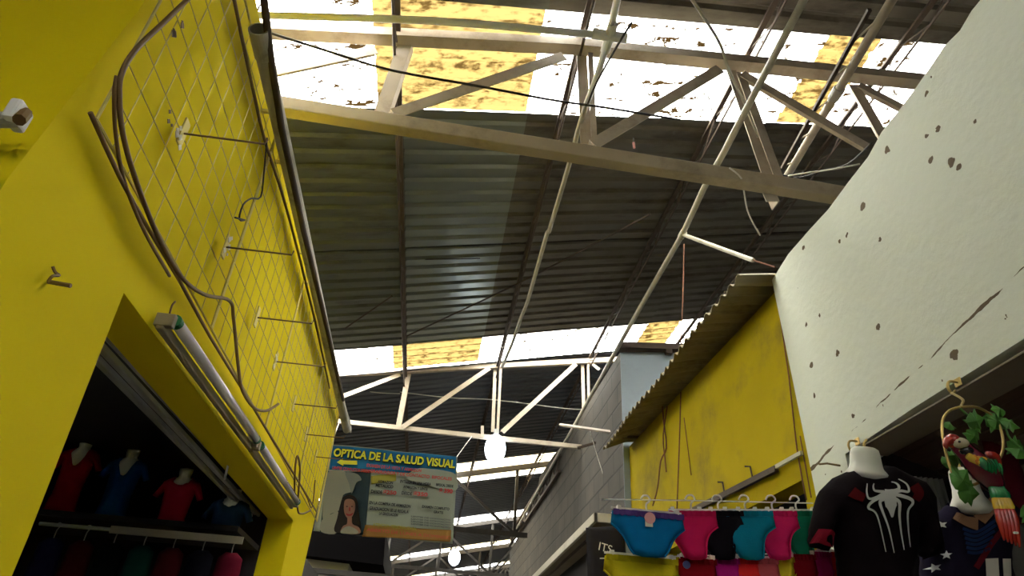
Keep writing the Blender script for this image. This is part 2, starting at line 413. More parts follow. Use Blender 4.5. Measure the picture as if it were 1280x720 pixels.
# ------------------------------------------------------------------ trusses
CREAM = M['cream']
def web(t, a, b, w=.045, Y=None, m=None, kind='web_member'):
    if abs(b[2] - a[2]) < .25 * abs(b[0] - a[0]): return MB().bar(a, b, w, w).build(kind, m or CREAM, t)
    return MB().angle(a, b, w, .006).build(kind, m or CREAM, t)
Y1 = 2.60
t = empty('roof_truss', (.5, Y1, 4.25), 'cream steel truss overhead nearest to the viewer, with a wide tan bottom beam', 'roof truss', 'trusses across the aisle')
def T1(x, y, dy=0): p = onY(x, y, Y1 + dy); return p
a, b = T1(335, 47), T1(1150, 109)
d = (b - a).normalized()
mid = T1(720, 58)
tc = MB(); tc.bar(a - d * 1.6, mid, .064, .08); tc.bar(mid, b + d * 1.5, .064, .08)
tc.build('top_chord', CREAM, t)
a, b = T1(352, 133), T1(1042, 243); d = (b - a).normalized()
MB().bar(a - d * 2.2, b + d * 2.0, .088, .07).build('bottom_beam', M['beam'], t, bevel=.006)
for (p, q, w, dy) in (((338, 90), (470, 62), .045, 0), ((508, 50), (477, 140), .05, .03), ((492, 142), (705, 70), .045, -.03), ((727, 66), (733, 180), .04, .04), ((738, 66), (743, 180), .02, .01),
                      ((742, 180), (900, 86), .045, -.03), ((914, 88), (960, 222), .04, .03), ((926, 92), (974, 224), .035, .0), ((928, 92), (1085, 184), .04, -.03), ((955, 225), (966, 252), .05, .03),
                      ((1067, 106), (1104, 170), .045, .02), ((1074, 106), (1140, 140), .035, -.02)):
    web(t, T1(*p, dy), T1(*q, dy), w * 1.55)
Y2 = 7.42
t = empty('roof_truss', (.3, Y2, 4.15), 'cream steel truss over the aisle with the bright bulb hung from it', 'roof truss', 'trusses across the aisle')
def T2(x, y, dy=0): return onY(x, y, Y2 + dy)
a, b = T2(425, 468), T2(745, 451); d = (b - a).normalized()
MB().bar(a - d * 1.5, b + d * 1.2, .06, .05).build('top_chord', CREAM, t)
a, b = T2(425, 527), T2(737, 560); d = (b - a).normalized()
MB().bar(a - d * .6, b, .05, .04).build('bottom_chord', CREAM, t)
for (p, q, w, dy) in (((390, 510), (500, 468), .05, 0), ((511, 464), (498, 533), .06, .03), ((503, 534), (612, 460), .055, -.03), ((619, 459), (616, 540), .04, .03), ((626, 459), (622, 540), .03, 0),
                      ((628, 540), (720, 455), .055, -.03), ((728, 452), (731, 558), .04, .03), ((735, 452), (737, 558), .03, 0), ((737, 452), (749, 462), .04, 0), ((603, 532), (603, 546), .035, -.03)):
    web(t, T2(*p, dy), T2(*q, dy), w)
far_l = ['dark steel truss under the third strip of skylights, just beyond the bright bulb', 'dark steel truss under the fourth skylight strip, beyond the banner', 'dark steel truss around the small far bulb', 'dark steel truss far down the hall', 'farthest dark steel truss in the hall']
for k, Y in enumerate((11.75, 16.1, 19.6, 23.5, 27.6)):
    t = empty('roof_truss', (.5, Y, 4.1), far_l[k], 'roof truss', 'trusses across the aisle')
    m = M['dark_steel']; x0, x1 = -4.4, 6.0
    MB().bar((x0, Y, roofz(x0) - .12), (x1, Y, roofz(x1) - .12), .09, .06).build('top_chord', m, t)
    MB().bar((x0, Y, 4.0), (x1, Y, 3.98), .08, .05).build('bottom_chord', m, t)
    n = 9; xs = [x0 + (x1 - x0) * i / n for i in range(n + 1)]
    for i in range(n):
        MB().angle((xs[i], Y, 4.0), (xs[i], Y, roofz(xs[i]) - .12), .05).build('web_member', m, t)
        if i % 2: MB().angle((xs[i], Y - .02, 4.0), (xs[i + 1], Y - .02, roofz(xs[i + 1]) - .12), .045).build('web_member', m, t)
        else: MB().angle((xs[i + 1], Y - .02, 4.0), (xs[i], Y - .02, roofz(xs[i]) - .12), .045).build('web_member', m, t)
MB().tube([onZ(500, 424, 4.78), onZ(628, 364, 4.85), onZ(682, 337, 4.9), onZ(812, 268, 4.92)], .008, 5).build('tie_rod', M['rust'])
tag(bpy.data.objects['tie_rod'], 'long thin dark rod slanting under the metal roof, left of the cream conduit', 'tie rod')
tag(MB().tube([onZ(432, 410, 4.65), onZ(490, 370, 4.7)], .007, 5).build('tie_rod', M['rust']), 'short thin dark rod under the roof near the end of the yellow grid wall', 'tie rod')

# ------------------------------------------------------------------ left yellow wall (the aisle face at x = -0.9)
LX = -.90
corner = [(1.11, 0), (1.115, 2.36), (1.20, 3.0), (1.26, 3.78)]
yz = corner + [(2.2, 3.745), (5.52, 3.63), (5.44, 2.9), (5.36, 2.2), (5.30, 0), (4.60, 0), (4.60, 2.47), (1.665, 2.43), (1.70, 1.8), (1.70, 0)]
struct(MB().prism([(LX, y, z) for y, z in yz], (-.16, 0, 0)).build('wall_left', M['yellow']))
# return wall that faces the viewer
struct(MB().prism([(LX - .0005, corner[0][0], 0), (LX - .0005, corner[1][0], 2.36), (LX - .0005, corner[2][0], 3.0), (LX - .0005, corner[3][0], 3.78), (LX - .0005, 1.30, 4.4), (-4.6, 1.30, 4.4), (-4.6, 1.11, 0)], (0, .14, 0)).build('wall_left_return', M['yellow']))
# stall interior behind the opening
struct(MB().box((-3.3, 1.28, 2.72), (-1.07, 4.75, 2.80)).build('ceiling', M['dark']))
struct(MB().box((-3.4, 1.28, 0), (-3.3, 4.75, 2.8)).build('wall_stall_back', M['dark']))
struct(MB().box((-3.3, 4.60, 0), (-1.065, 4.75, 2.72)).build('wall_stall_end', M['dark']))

# wire grid on the wall
GX = -.872
def grid(y0, y1, label):
    z0, z1 = 2.63, 3.60
    t = empty('wire_grid_panel', (GX, y0, z0), label, 'wire grid', 'wire grid panels on the yellow wall')
    m = MB()
    m.tube([(GX, y0, z0), (GX, y1, z0), (GX, y1, z1), (GX, y0, z1), (GX, y0, z0)], .0045, 6)
    m.build('frame', M['cable'] if 0 else M['wire'], t)
    m = MB(); z = z0 + .097
    while z < z1 - .03: m.tube([(GX + .003, y0, z), (GX + .003, y1, z)], .0018, 5); z += .097
    y = y0 + .1
    while y < y1 - .03: m.tube([(GX - .002, y, z0), (GX - .002, y, z1)], .0018, 5); y += .1
    m.build('wires', M['wire'], t)
    for yy in (y0 + .15, y1 - .15):
        m = MB().bar((LX - .002, yy, z1 - .03), (GX + .006, yy, z1 - .03), .014, .014, (0, 0, 1)); m.build('wall_clip', M['wire'], t)
grid(1.215, 2.24, 'wire grid panel on the yellow wall, nearest, under the looped brown cable')
grid(2.25, 3.28, 'wire grid panel on the yellow wall, second along, above the fluorescent batten')
grid(3.29, 4.32, 'wire grid panel on the yellow wall, third along')
grid(4.33, 5.36, 'wire grid panel at the far end of the yellow wall')
# hooks
hl = ['longest looking prong hook on the yellow wall, nearest, beside the white scuffs', 'second nearest prong hook on the yellow wall grid', 'third nearest prong hook, right of the brown cable bend', 'fourth prong hook on the grid, level with the bent cable', 'fifth prong hook on the grid, beside the cable end', 'sixth prong hook on the grid, small', 'farthest prong hook at the end of the grid wall']
hk = [((230, 167), (300, 171)), ((283, 309), (342, 311)), ((322, 397), (370, 401)), ((345, 452), (390, 452)), ((368, 505), (405, 507)), ((383, 543), (415, 545)), ((395, 571), (420, 572))]
for i, (p, q) in enumerate(hk):
    a = onX(*p, GX + .006); L_ = .235
    t = empty('display_hook', a, hl[i], 'hook', 'prong hooks on the wire grid')
    MB().tube([a + Vector((.0, 0, 0)), a + Vector((L_, 0, .0)), a + Vector((L_ + .004, 0, .018))], .0032, 6).build('prong', M['cable'], t)
    MB().box((a.x - .006, a.y - .018, a.z - .045), (a.x, a.y + .018, a.z + .05)).build('back_plate', M['wire'], t, bevel=.002)
# scuffed bits of card left on the grid
rnd = random.Random(3)
for i, (p, lab) in enumerate((((212, 158), 'torn grey paper scrap on the grid left of the nearest hook'), ((222, 178), 'torn pale tape scraps below the nearest hook'), ((285, 305), 'torn tape scraps behind the second hook'), ((343, 455), 'torn tape scraps behind the fourth hook'), ((219, 31), 'dark dry leaf scrap caught high on the grid'))):
    a = onX(*p, GX + .008); m = MB()
    for k in range(5 if i else 3):
        dy, dz = rnd.uniform(-.03, .03), rnd.uniform(-.04, .04); w = rnd.uniform(.006, .016)
        m.prism([(a.x, a.y + dy - w, a.z + dz), (a.x, a.y + dy, a.z + dz - w * .8), (a.x, a.y + dy + w, a.z + dz + w * .3), (a.x, a.y + dy, a.z + dz + w)], (.002, 0, 0))
    tag(m.build('paper_scrap', M['tagw'] if i in (1, 2, 3) else M['cable']), lab, 'scrap')

def cable(px_, X, r, m, name, label, cat='cable', sm=6, pts=None):
    P = pts or [onX(x, y, X) for x, y in px_]
    o = MB().tube(P, r, 7, smooth=sm).build(name, m, smooth=True); return tag(o, label, cat)
cable([(236, -2), (205, 28), (170, 62), (152, 92), (149, 120), (153, 165), (168, 220), (196, 292), (226, 345), (255, 368), (287, 376), (292, 400), (298, 460), (303, 488), (318, 510), (334, 513), (348, 505)], -.855, .0068, M['cable'], 'brown_cable', 'thick brown cable looping down the wire grid to a cut end')
cable([(146, 95), (143, 118), (145, 170), (156, 228), (181, 290), (212, 345)], -.862, .005, M['cable'], 'thin_cable', 'thinner brown cable running beside the thick looped cable')
cable([(113, 141), (150, 222), (185, 285), (225, 352), (262, 420), (300, 482), (335, 540), (372, 600), (396, 640)], -.865, .0058, M['cable'], 'edge_rod', 'long brown rod along the lower edge of the wire grid', 'rod', 2)
cable([(292, -5), (303, 50), (317, 115), (331, 175), (352, 240), (366, 290), (380, 345), (398, 420), (412, 485)], -.868, .0065, M['cable'], 'brown_cable', 'brown cable running along the top edge of the grid wall')
cable([(334, 172), (330, 215), (326, 246), (314, 248), (304, 256), (299, 274), (306, 275), (294, 272)], -.855, .0035, M['black_cable'], 'bent_wire', 'bent dark wire dangling on the upper grid', 'wire', 3)
cable([(368, 625), (369, 585), (372, 570), (375, 590), (372, 635), (378, 642), (388, 638)], -.86, .006, M['cable'], 'cable_loop', 'hanging brown cable loop at the far end of the yellow wall')
cable([(372, 600), (384, 622), (390, 634), (394, 600)], -.866, .004, M['cable'], 'thin_cable', 'thin cable hooked beside the loop at the wall end')
# nail with twist of wire
a = onX(60, 352, LX)
t = empty('wall_nail', a, 'rusty nail with a twist of wire in the yellow wall above the opening corner', 'nail')
MB().tube([a - Vector((.0, 0, 0)), a + Vector((.05, 0, -.004))], .005, 6).build('nail', M['cable'], t)
MB().tube([onX(60, 352, LX + .02), onX(66, 345, LX + .025), onX(74, 344, LX + .02), onX(69, 340, LX + .015), onX(66, 333, LX + .01)], .0035, 5, smooth=4).build('wire_twist', M['cable'], t)

# gutter pipe and thinner pipe above the wall top
P0, P1 = onX(323, 36, -.83), onX(427, 508, -.83)
d = (P1 - P0).normalized()
t = empty('drain_pipe', P0, 'thick grey open-ended pipe lying along the top of the yellow wall', 'pipe')
R_ = .036
m = MB()
bm = m.bm
sd = d.cross(Vector((0, 0, 1))).normalized(); up = sd.cross(d)
rings = []
for (s_, r_) in ((0.12, R_ - .006), (0, R_ - .006), (0, R_), (.12, R_), (.125, R_ - .004), (4.0, R_ - .004)):
    rings.append([bm.verts.new(P0 + d * s_ + (sd * math.cos(j * math.pi / 10) + up * math.sin(j * math.pi / 10)) * r_) for j in range(20)])
for i in range(5):
    for j in range(20): bm.faces.new((rings[i][j], rings[i][(j + 1) % 20], rings[i + 1][(j + 1) % 20], rings[i + 1][j]))
bm.faces.new(rings[0])
m.build('pipe', M['pvc'], t, smooth=False)
cable(None, 0, .014, M['rust'], 'iron_rod', 'thin rusty rod running beside the grey drain pipe', 'rod', 1, [onX(329, -10, -.80), onX(337, 60, -.80), onX(352, 160, -.80), onX(380, 290, -.80), onX(403, 385, -.80), onX(429, 500, -.80)])
cable(None, 0, .012, M['pvc'], 'thin_pipe', 'thin grey pipe angling down past the end of the grid wall', 'pipe', 1, [onX(424, 488, -.86), onY(436, 525, 6.45), onY(438, 540, Y2), onY(438, 527, Y2)])
cable(None, 0, .004, M['cable'], 'tangled_wire', 'tangle of wires at the open pipe end', 'wire', 4, [onY(300, 8, 1.9), onY(318, 18, 1.9), onY(326, 6, 1.95), onY(336, 22, 1.95), onY(328, -6, 2.0)])

# lamp bracket on the return wall
a = onY(0, 148, 1.0)
t = empty('wall_bracket', a, 'grey conduit with a white junction block on the dark yellow wall face', 'bracket')
MB().tube([onY(-60, 150, 1.06), onY(24, 150, 1.06)], .016, 10).build('conduit', M['pvc'], t)
jb = onY(16, 140, 1.05); MB().box((jb.x - .008, 1.035, jb.z - .024), (jb.x + .016, 1.085, jb.z + .026)).build('junction_block', M['pvc_white'], t, bevel=.006)
MB().tube([onY(24, 150, 1.04), onY(32, 141, 1.06)], .012, 8).build('socket', M['cable'], t)

# fluorescent battens on the lintel edge
def batten(p, q, label, dx=0):
    a, b = onX(*p, -.865), onX(*q, -.865); d = (b - a).normalized()
    t = empty('fluorescent_lamp', a, label, 'fluorescent lamp', 'unlit fluorescent battens on the yellow wall')
    off = Vector((-.008, 0, -.026))
    MB().bar(a + off, b + off, .022, .03, (0, 0, 1)).build('batten', M['batten'], t, bevel=.004)
    a2, b2 = a + d * .03 + Vector((.022, 0, 0)), b - d * .03 + Vector((.022, 0, 0))
    tb = MB().tube([a2, b2], .0185, 14).build('tube', M['tube_glass'], t, smooth=True)
    for e, s_ in ((a2, 1), (b2, -1)):
        o = MB().tube([e - d * s_ * .012, e + d * s_ * .012], .0195, 14).build('end_cap', M['green'], tb)
        MB().box(tuple(e - Vector((.05, .012, .03)) - d * s_ * .02), tuple(e + Vector((.006, .012, .012)) - d * s_ * .02)).build('lamp_holder', M['batten'], t, bevel=.003)
batten((207, 396), (316, 551), 'unlit fluorescent batten at the near end of the yellow lintel')
batten((318, 554), (368, 628), 'unlit fluorescent batten at the far end of the yellow lintel')
cable([(212, 392), (215, 382), (219, 377)], -.87, .003, M['cable'], 'lamp_wire', 'short wire stub above the near batten', 'wire', 3)

# shutter rolled up inside the opening
a, b = onX(117, 422, -1.12), onX(342, 664, -1.12)
t = empty('roller_shutter', a, 'grey steel shutter folded up under the lintel of the clothes stall', 'shutter')
for k in range(4):
    o_ = Vector((-.022 * k, 0, -.004 * k + (.012 if k % 2 else 0)))
    MB().bar(a + o_, b + o_, .017, .02, (0, 0, 1)).build('slat', M['shutter'], t, bevel=.003)
MB().tube([onX(128, 415, -1.08), onX(363, 672, -1.08)], .011, 8).build('guide_rod', M['shutter'], t)
tag(MB().bar(onX(289, 563, -.97), onX(281, 598, -1.09), .016, .01).build('strut', M['pvc_white']), 'short pale strut between the lintel and the folded shutter', 'strut')

# ------------------------------------------------------------------ clothes stall: busts in tees
BY = 4.2
shelfz = 2.30
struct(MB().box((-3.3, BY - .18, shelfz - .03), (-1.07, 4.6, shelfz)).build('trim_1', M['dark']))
def bust(px_top, s, col, label, kind='v', sleeves=True, yaw=0):
    """px_top: pixel of the neck top; s: width scale"""
    top = onY(*px_top, BY)
    base = Vector((top.x, BY, shelfz)); Hh = top.z - shelfz
    t = empty('shirt_bust', base, label, 'bust')
    n = Hh - .05                                    # collar height
    # form: neck and chest
    f = inflate(smooth2([(-.040, Hh), (.040, Hh), (.034, Hh - .05), (.07, Hh - .085), (.075, Hh - .2), (-.075, Hh - .2), (-.07, Hh - .085), (-.034, Hh - .05)], 2), .038, .04, .02)
    o = f.build('bust_form', M['skin_white'], None, smooth=True); local(o, '', t)
    sh = .115 * s
    if sleeves:
        poly = [(-.045, n), (-sh, n - .03), (-sh - .045, n - .12), (-sh - .012, n - .135), (-sh + .015, n - .09), (-.085 * s, n - .24), (-.1 * s, .01), (.1 * s, .01), (.085 * s, n - .24), (sh - .015, n - .09), (sh + .012, n - .135), (sh + .045, n - .12), (sh, n - .03), (.045, n)]
    if kind == 'v': poly += [(0, n - .10)]
    else: poly += [(.03, n - .03), (0, n - .04), (-.03, n - .03)]
    g = inflate(poly, .062, .075, .016, fold=.003, ph=top.x * 9)
    o = g.build('shirt', cloth(label[:12].replace(' ', '_'), col), None, smooth=True); local(o, '', t)
    t.rotation_euler.z = yaw
    return t
bust((110, 550), .86, (.30, .006, .02), 'white bust wearing a dark red v-neck tee, left one of the lit shelf', 'v')
bust((168, 562), .88, (.010, .09, .32), 'white bust wearing a blue v-neck tee between the two red tees', 'v')
bust((234, 586), .88, (.42, .014, .05), 'white bust wearing a bright red crew-neck tee', 'c')
bust((40, 548), .8, (.02, .02, .20), 'bust in a dark blue tee, half behind the yellow jamb', 'c')
bust((294, 612), .9, (.03, .07, .15), 'bust in a dull blue tee under the shutter, furthest right', 'c')
# dark garments higher up and on the rail below
def hang(px_, Y, w, h, col, label, group=None, name='hanging_shirt'):
    top = onY(*px_, Y)
    t = empty(name, top, label, 'shirt', group)
    poly = [(-.05, 0), (-w * .5, -.04), (-w * .68, -h * .38), (-w * .5, -h * .42), (-w * .42, -h * .25), (-w * .43, -h), (w * .43, -h), (w * .42, -h * .25), (w * .5, -h * .42), (w * .68, -h * .38), (w * .5, -.04), (.05, 0), (0, -.03)]
    o = inflate(poly, .03, .05, .03, fold=.004, ph=px_[0]).build('shirt_body', cloth('shirt_cloth', col), None, smooth=True); local(o, '', t)
    m = MB().tube([(0, .0, -.02), (0, 0, .03), (.018, 0, .05), (0, 0, .068), (-.016, 0, .05)], .003, 6, smooth=3); o = m.build('hanger_hook', M['screw']); local(o, '', t)
    return t
hang((72, 480), 4.3, .34, .36, (.012, .014, .07), 'dark navy shirt hung high in the stall corner')
hang((150, 492), 4.3, .34, .34, (.010, .012, .05), 'dark navy shirt hung high, right of the corner one')
rail_a, rail_b = onY(75, 640, 4.02), onY(322, 694, 4.02)
t = empty('garment_rail', rail_a, 'beige price-strip rail under the shelf of busts', 'rail')
zr = 2.19
MB().tube([(-2.1, 4.02, zr + .035), (-1.03, 4.02, zr + .035)], .01, 8).build('rail_tube', M['screw'], t)
m = MB().box((-1.72, 3.985, zr + .012), (-1.02, 3.998, zr + .05)); m.build('price_strip', M['batten'], t)
gcols = [(.02, .02, .08), (.09, .01, .012), (.012, .012, .012), (.01, .07, .055), (.10, .01, .015), (.012, .012, .02), (.17, .012, .03)]
gl = ['navy', 'dark red', 'black', 'dark teal', 'maroon', 'near black', 'crimson']
for i, c_ in enumerate(gcols):
    hx = -2.0 + i * .155
    top = Vector((hx, 4.02, zr - .03))
    t = empty('hanging_shirt', top, gl[i] + ' shirt on the rail below the busts', 'shirt', 'shirts on the rail below the busts')
    poly = [(-.03, 0), (-.065, -.03), (-.075, -.2), (-.07, -.5), (.07, -.5), (.075, -.2), (.065, -.03), (.03, 0)]
    local(inflate(poly, .03, .05, .03, fold=.004, ph=i).build('shirt_body', cloth('rail_cloth', tuple(v * .6 for v in c_)), smooth=True), '', t)
    local(MB().tube([(0, 0, -.01), (0, 0, .04), (.014, 0, .068), (0, 0, .078), (-.012, 0, .068)], .003, 6, smooth=3).build('hanger_hook', M['screw']), '', t)
# added lamp, unseen behind the near jamb, to brighten the tees
t = empty('added_stall_lamp', (-1.8, 2.45, 2.70), 'added tube lamp, unseen on the clothes stall ceiling, brightening the tees', 'lamp')
MB().box((-1.83, 2.15, 2.69), (-1.77, 2.75, 2.72)).build('added_lamp_base', M['pvc_white'], t)
MB().tube([(-1.8, 2.17, 2.67), (-1.8, 2.73, 2.67)], .014, 10).build('added_lamp_tube', mat('added_lit_tube', (1, 1, 1), .4, emis=((.85, .93, 1.0), 20)), t)
# rack post at the left side of the opening
tag(MB().tube([(-2.2, 3.9, 0), (-2.2, 3.9, 2.27)], .018, 8).build('rack_post', M['pvc']), 'brown rack post inside the stall beside the yellow jamb', 'post')

# ------------------------------------------------------------------ right side: white wall
RX = 1.6
yz = [(-4, 2.56), (1.45, 2.515), (2.0, 2.50), (2.44, 2.475), (2.42, 0), (2.70, 0), (2.705, 2.4), (2.725, 2.9), (2.755, 3.50)]
top = [onX(x, y, RX) for x, y in ((985, 318), (1011, 288), (1035, 262), (1060, 228), (1085, 196), (1102, 165), (1122, 140), (1146, 108), (1164, 82), (1180, 58), (1200, 38), (1214, 14))]
yz += [(p.y, p.z) for p in top] + [(-4, 3.66)]
struct(MB().prism([(RX, y, z) for y, z in yz], (.15, 0, 0)).build('wall_right', M['white_wall']))
# soffit face (taupe underside) and boarded ceiling of the stall
struct(MB().prism([(RX + .004, 1.45 - 5.4, 2.556), (RX + .004, 2.40, 2.4745), (RX + .15, 2.40, 2.4745), (RX + .15, -3.95, 2.556)], (0, 0, -.006)).build('trim_2', M['soffit_right']))
for k in range(8):
    x0 = RX + .152 + k * .068; z0 = 2.50 - k * .022
    struct(MB().prism([(x0, -3.9, z0), (x0 + .062, -3.9, z0 - .022), (x0 + .062, 2.42, z0 - .022), (x0, 2.42, z0)], (0, 0, .02)).build('ceiling', M['board_light'] if k in (5,) else M['board'], bevel=.004))
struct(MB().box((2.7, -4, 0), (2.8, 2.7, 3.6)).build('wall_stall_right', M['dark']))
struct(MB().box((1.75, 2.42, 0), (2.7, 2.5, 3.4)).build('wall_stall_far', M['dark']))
# hooks in the white wall
def whook(p, label):
    a = onX(*p, RX); t = empty('wall_hook', a, label, 'hook')
    MB().tube([a, a + Vector((-.03, 0, 0)), a + Vector((-.042, 0, -.02)), a + Vector((-.034, 0, -.042)), a + Vector((-.02, 0, -.03))], .0045, 8, smooth=4).build('hook_shank', M['gold'], t, smooth=True)
    MB().box(tuple(a + Vector((-.004, -.014, -.014))), tuple(a + Vector((.001, .014, .014)))).build('hook_plate', M['gold'], t, bevel=.002); return a
hA = whook((1198, 478), 'brass hook in the white wall that carries the parrot ring')
hB = whook((1072, 552), 'small hook in the white wall above the spider shirt')
a = onX(1050, 582, RX)
tag(MB().tube([a, a + Vector((-.06, -.01, .0)), a + Vector((-.1, -.02, -.01))], .004, 6).build('nail_rod', M['cable']), 'thin nail sticking from the white wall left of the white bust neck', 'nail')

# ------------------------------------------------------------------ yellow stall wall beyond, with opening
YX = 1.655
yz = [(2.60, 0), (2.60, 3.48), (5.60, 3.56), (5.665, 3.56), (5.665, 0), (4.9, 0), (4.9, 2.53), (2.88, 2.50), (2.90, 2.2), (2.90, 0)]
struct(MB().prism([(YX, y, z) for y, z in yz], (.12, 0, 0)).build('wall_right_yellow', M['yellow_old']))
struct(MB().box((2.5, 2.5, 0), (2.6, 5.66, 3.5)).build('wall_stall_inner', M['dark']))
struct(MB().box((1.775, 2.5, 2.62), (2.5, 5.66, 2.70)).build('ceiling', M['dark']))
a, b = onX(1002, 566, YX - .02), onX(858, 642, YX - .02)
t = empty('door_track', a, 'dark rusty track bar slanting along the worn yellow wall', 'track')
MB().bar(a + Vector((0, .25, 0)), b, .022, .03, (0, 0, 1)).build('track_bar', M['rust'], t)
MB().bar(a, a + Vector((0, .3, .01)), .014, .018, (0, 0, 1)).build('track_end', M['beige'], t)
for p in ((940, 593), (905, 612)):
    q = onX(*p, YX - .012); MB().tube([q + Vector((0, 0, -.02)), q + Vector((0, .01, .045)), q + Vector((-.02, .03, .05))], .005, 6).build('bracket', M['rust'], t)
# ropes and strings
cable(None, 0, .0055, M['rope'], 'rope', 'knotted dark rope hanging on the worn yellow wall, with crossed ends', 'rope', 3, [onX(828, 508, YX - .03), onX(830, 530, YX - .03), onX(833, 560, YX - .03), onX(826, 576, YX - .03), onX(822, 610, YX - .03), onX(816, 632, YX - .03)])
cable(None, 0, .005, M['rope'], 'rope', 'short dark rope crossing the knotted one', 'rope', 3, [onX(834, 508, YX - .025), onX(829, 545, YX - .025), onX(831, 572, YX - .025), onX(833, 590, YX - .025)])
cable(None, 0, .0045, M['rope'], 'rope', 'long straight rope hanging down the yellow wall from the awning', 'rope', 2, [onX(851, 490, YX - .03), onX(849, 560, YX - .03), onX(846, 640, YX - .03)])
cable(None, 0, .003, M['rope'], 'string', 'thin short string on the yellow wall right of the ropes', 'string', 2, [onX(855, 522, YX - .01), onX(864, 594, YX - .01)])
cable(None, 0, .0035, M['rope'], 'string', 'long string down the yellow wall beside the white wall edge', 'string', 2, [onX(972, 375, YX - .01), onX(986, 470, YX - .01), onX(996, 560, YX - .01), onX(1008, 625, YX - .01)])
cable(None, 0, .003, M['rope'], 'string', 'second thin string low beside the white wall edge', 'string', 2, [onX(1000, 545, YX - .01), onX(1014, 622, YX - .01)])

# corrugated awning strip above it
t = empty('corrugated_awning', (1.5, 2.75, 3.55), 'weathered corrugated sheet awning over the worn yellow wall', 'awning')
b = MB(); bm = b.bm; rows = []
n = 200
for i in range(n + 1):
    f = i / n; y = 2.72 + f * 2.9
    ca = math.sin(2 * math.pi * y / .105) * .018
    xo = 1.405 + .022 * math.sin(y * 5) * .4
    rows.append([bm.verts.new((x, y, z + ca)) for x, z in ((xo, 3.49 + .01 * f), (1.60, 3.52 + .065 * f), (1.80, 3.54 + .075 * f))])
for i in range(n):
    for j in range(2): bm.faces.new((rows[i][j], rows[i + 1][j], rows[i + 1][j + 1], rows[i][j + 1]))
b.build('sheet', M['awning_sheet'], t, smooth=False, solid=.005)
for y in (3.0, 4.2, 5.4): MB().bar((1.45, y, 3.545), (1.8, y, 3.57), .02, .02, (0, 0, 1)).build('batten', M['rust'], t)

# ------------------------------------------------------------------ concrete block building
top = [(5.67, 4.50), (7.2, 4.53), (8.8, 4.56), (9.3, 4.62), (10.6, 4.66), (10.7, 4.45), (11.8, 4.50), (12.0, 4.3), (13.4, 4.2), (14.2, 4.15)]
struct(MB().prism([(RX, 5.67, 0)] + [(RX, y, z) for y, z in top] + [(RX, 14.2, 0)], (.2, 0, 0)).build('wall_right_block', M['block']))
struct(MB().prism([(RX, 5.66, 0), (RX, 5.66, 4.49), (2.4, 5.66, 4.60), (4.5, 5.66, 4.75), (4.5, 5.66, 0)], (0, .009, 0)).build('wall_right_plaster', M['blue_plaster']))
tag(MB().bar((1.57, 5.62, 4.53), (4.5, 5.62, 4.80), .06, .10).build('capping_beam', M['rust']), 'dark beam along the top of the pale blue wall', 'beam')
tag(MB().bar((2.06, 5.6, 4.50), (2.06, 5.6, 4.60), .06, .05).build('beam_bracket', M['rust']), 'small dark bracket under the beam on the pale blue wall', 'bracket')
# rusty lattice along the wall top
t = empty('lattice_beam', (1.58, 9, 4.5), 'rusty lattice beam along the far top of the grey block wall', 'beam')
a0, a1 = Vector((1.56, 8.6, 4.40)), Vector((1.56, 14.0, 4.45)); dz = Vector((0, 0, -.22))
MB().bar(a0, a1, .04, .04, (0, 0, 1)).build('top_chord', M['rust'], t)
MB().bar(a0 + dz, a1 + dz, .04, .04, (0, 0, 1)).build('bottom_chord', M['rust'], t)
m = MB()
for k in range(18):
    p = a0.lerp(a1, k / 18); q = a0.lerp(a1, (k + 1) / 18)
    m.tube([p + (dz if k % 2 else Vector()), q + (Vector() if k % 2 else dz)], .012, 5)
m.build('web', M['rust'], t)
for p, q, lab in (((820, 548), (700, 531), 'cream bar from the block wall to the long conduit'), ((775, 545), (722, 560), 'rusty bar by the end of the bulb truss')):
    tag(MB().bar(onY(*p, 5.6 if p[0] > 800 else 6.6), onY(*q, 6.8), .025, .025).build('wall_bar', M['cream'] if p[0] > 800 else M['rust']), lab, 'bar')
# beige fascia / awning of the stall under the block wall
za = 2.95
poly = [onX(745, 649, 1.34), onX(672, 713, 1.34)]
t = empty('stall_canopy', (1.45, 6, 2.95), 'beige boxed canopy jutting from the grey block wall above the shirts', 'canopy')
y0_, y1_ = 5.72, 9.6
MB().box((1.36, y0_, 2.90), (1.60, y1_, 2.92)).build('underside', M['soffit_right'], t)
MB().box((1.34, y0_ - .02, 2.895), (1.37, y1_, 2.97)).build('front_fascia', M['beige'], t, bevel=.004)
MB().box((1.34, y0_ - .02, 2.895), (1.60, y0_ + .01, 2.97)).build('end_fascia', M['beige'], t, bevel=.004)
MB().bar((1.44, y0_ + .25, 2.885), (1.44, y1_, 2.885), .02, .02, (0, 0, 1)).build('rail', M['rust'], t)
# dark shopfront panel below with its lettering
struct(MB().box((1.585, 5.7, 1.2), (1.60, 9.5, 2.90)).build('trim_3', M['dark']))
def text(s, size, m, name, parent, loc, rot, width=None, extr=.0008, bold=0):
    cu = bpy.data.curves.new('t', 'FONT'); cu.body = s; cu.size = size; cu.extrude = extr; cu.offset = bold
    ob = bpy.data.objects.new('t', cu); C.objects.link(ob)
    dg = bpy.context.evaluated_depsgraph_get(); dg.update()
    me = bpy.data.meshes.new_from_object(ob.evaluated_get(dg)); bpy.data.objects.remove(ob)
    me.materials.clear(); me.materials.append(m)
    if width:
        xs = [v.co.x for v in me.vertices]; w = max(xs) - min(xs); x0 = min(xs)
        for v in me.vertices: v.co.x = (v.co.x - x0) * width / w
    o = bpy.data.objects.new(name, me); C.objects.link(o); o.parent = parent; o.location = loc; o.rotation_euler = rot
    return o
p = onX(748, 702, 1.5)
t = empty('dark_bag', (1.47, 5.62, 2.66), 'dark hanging bag with pale lettering under the beige canopy', 'bag')
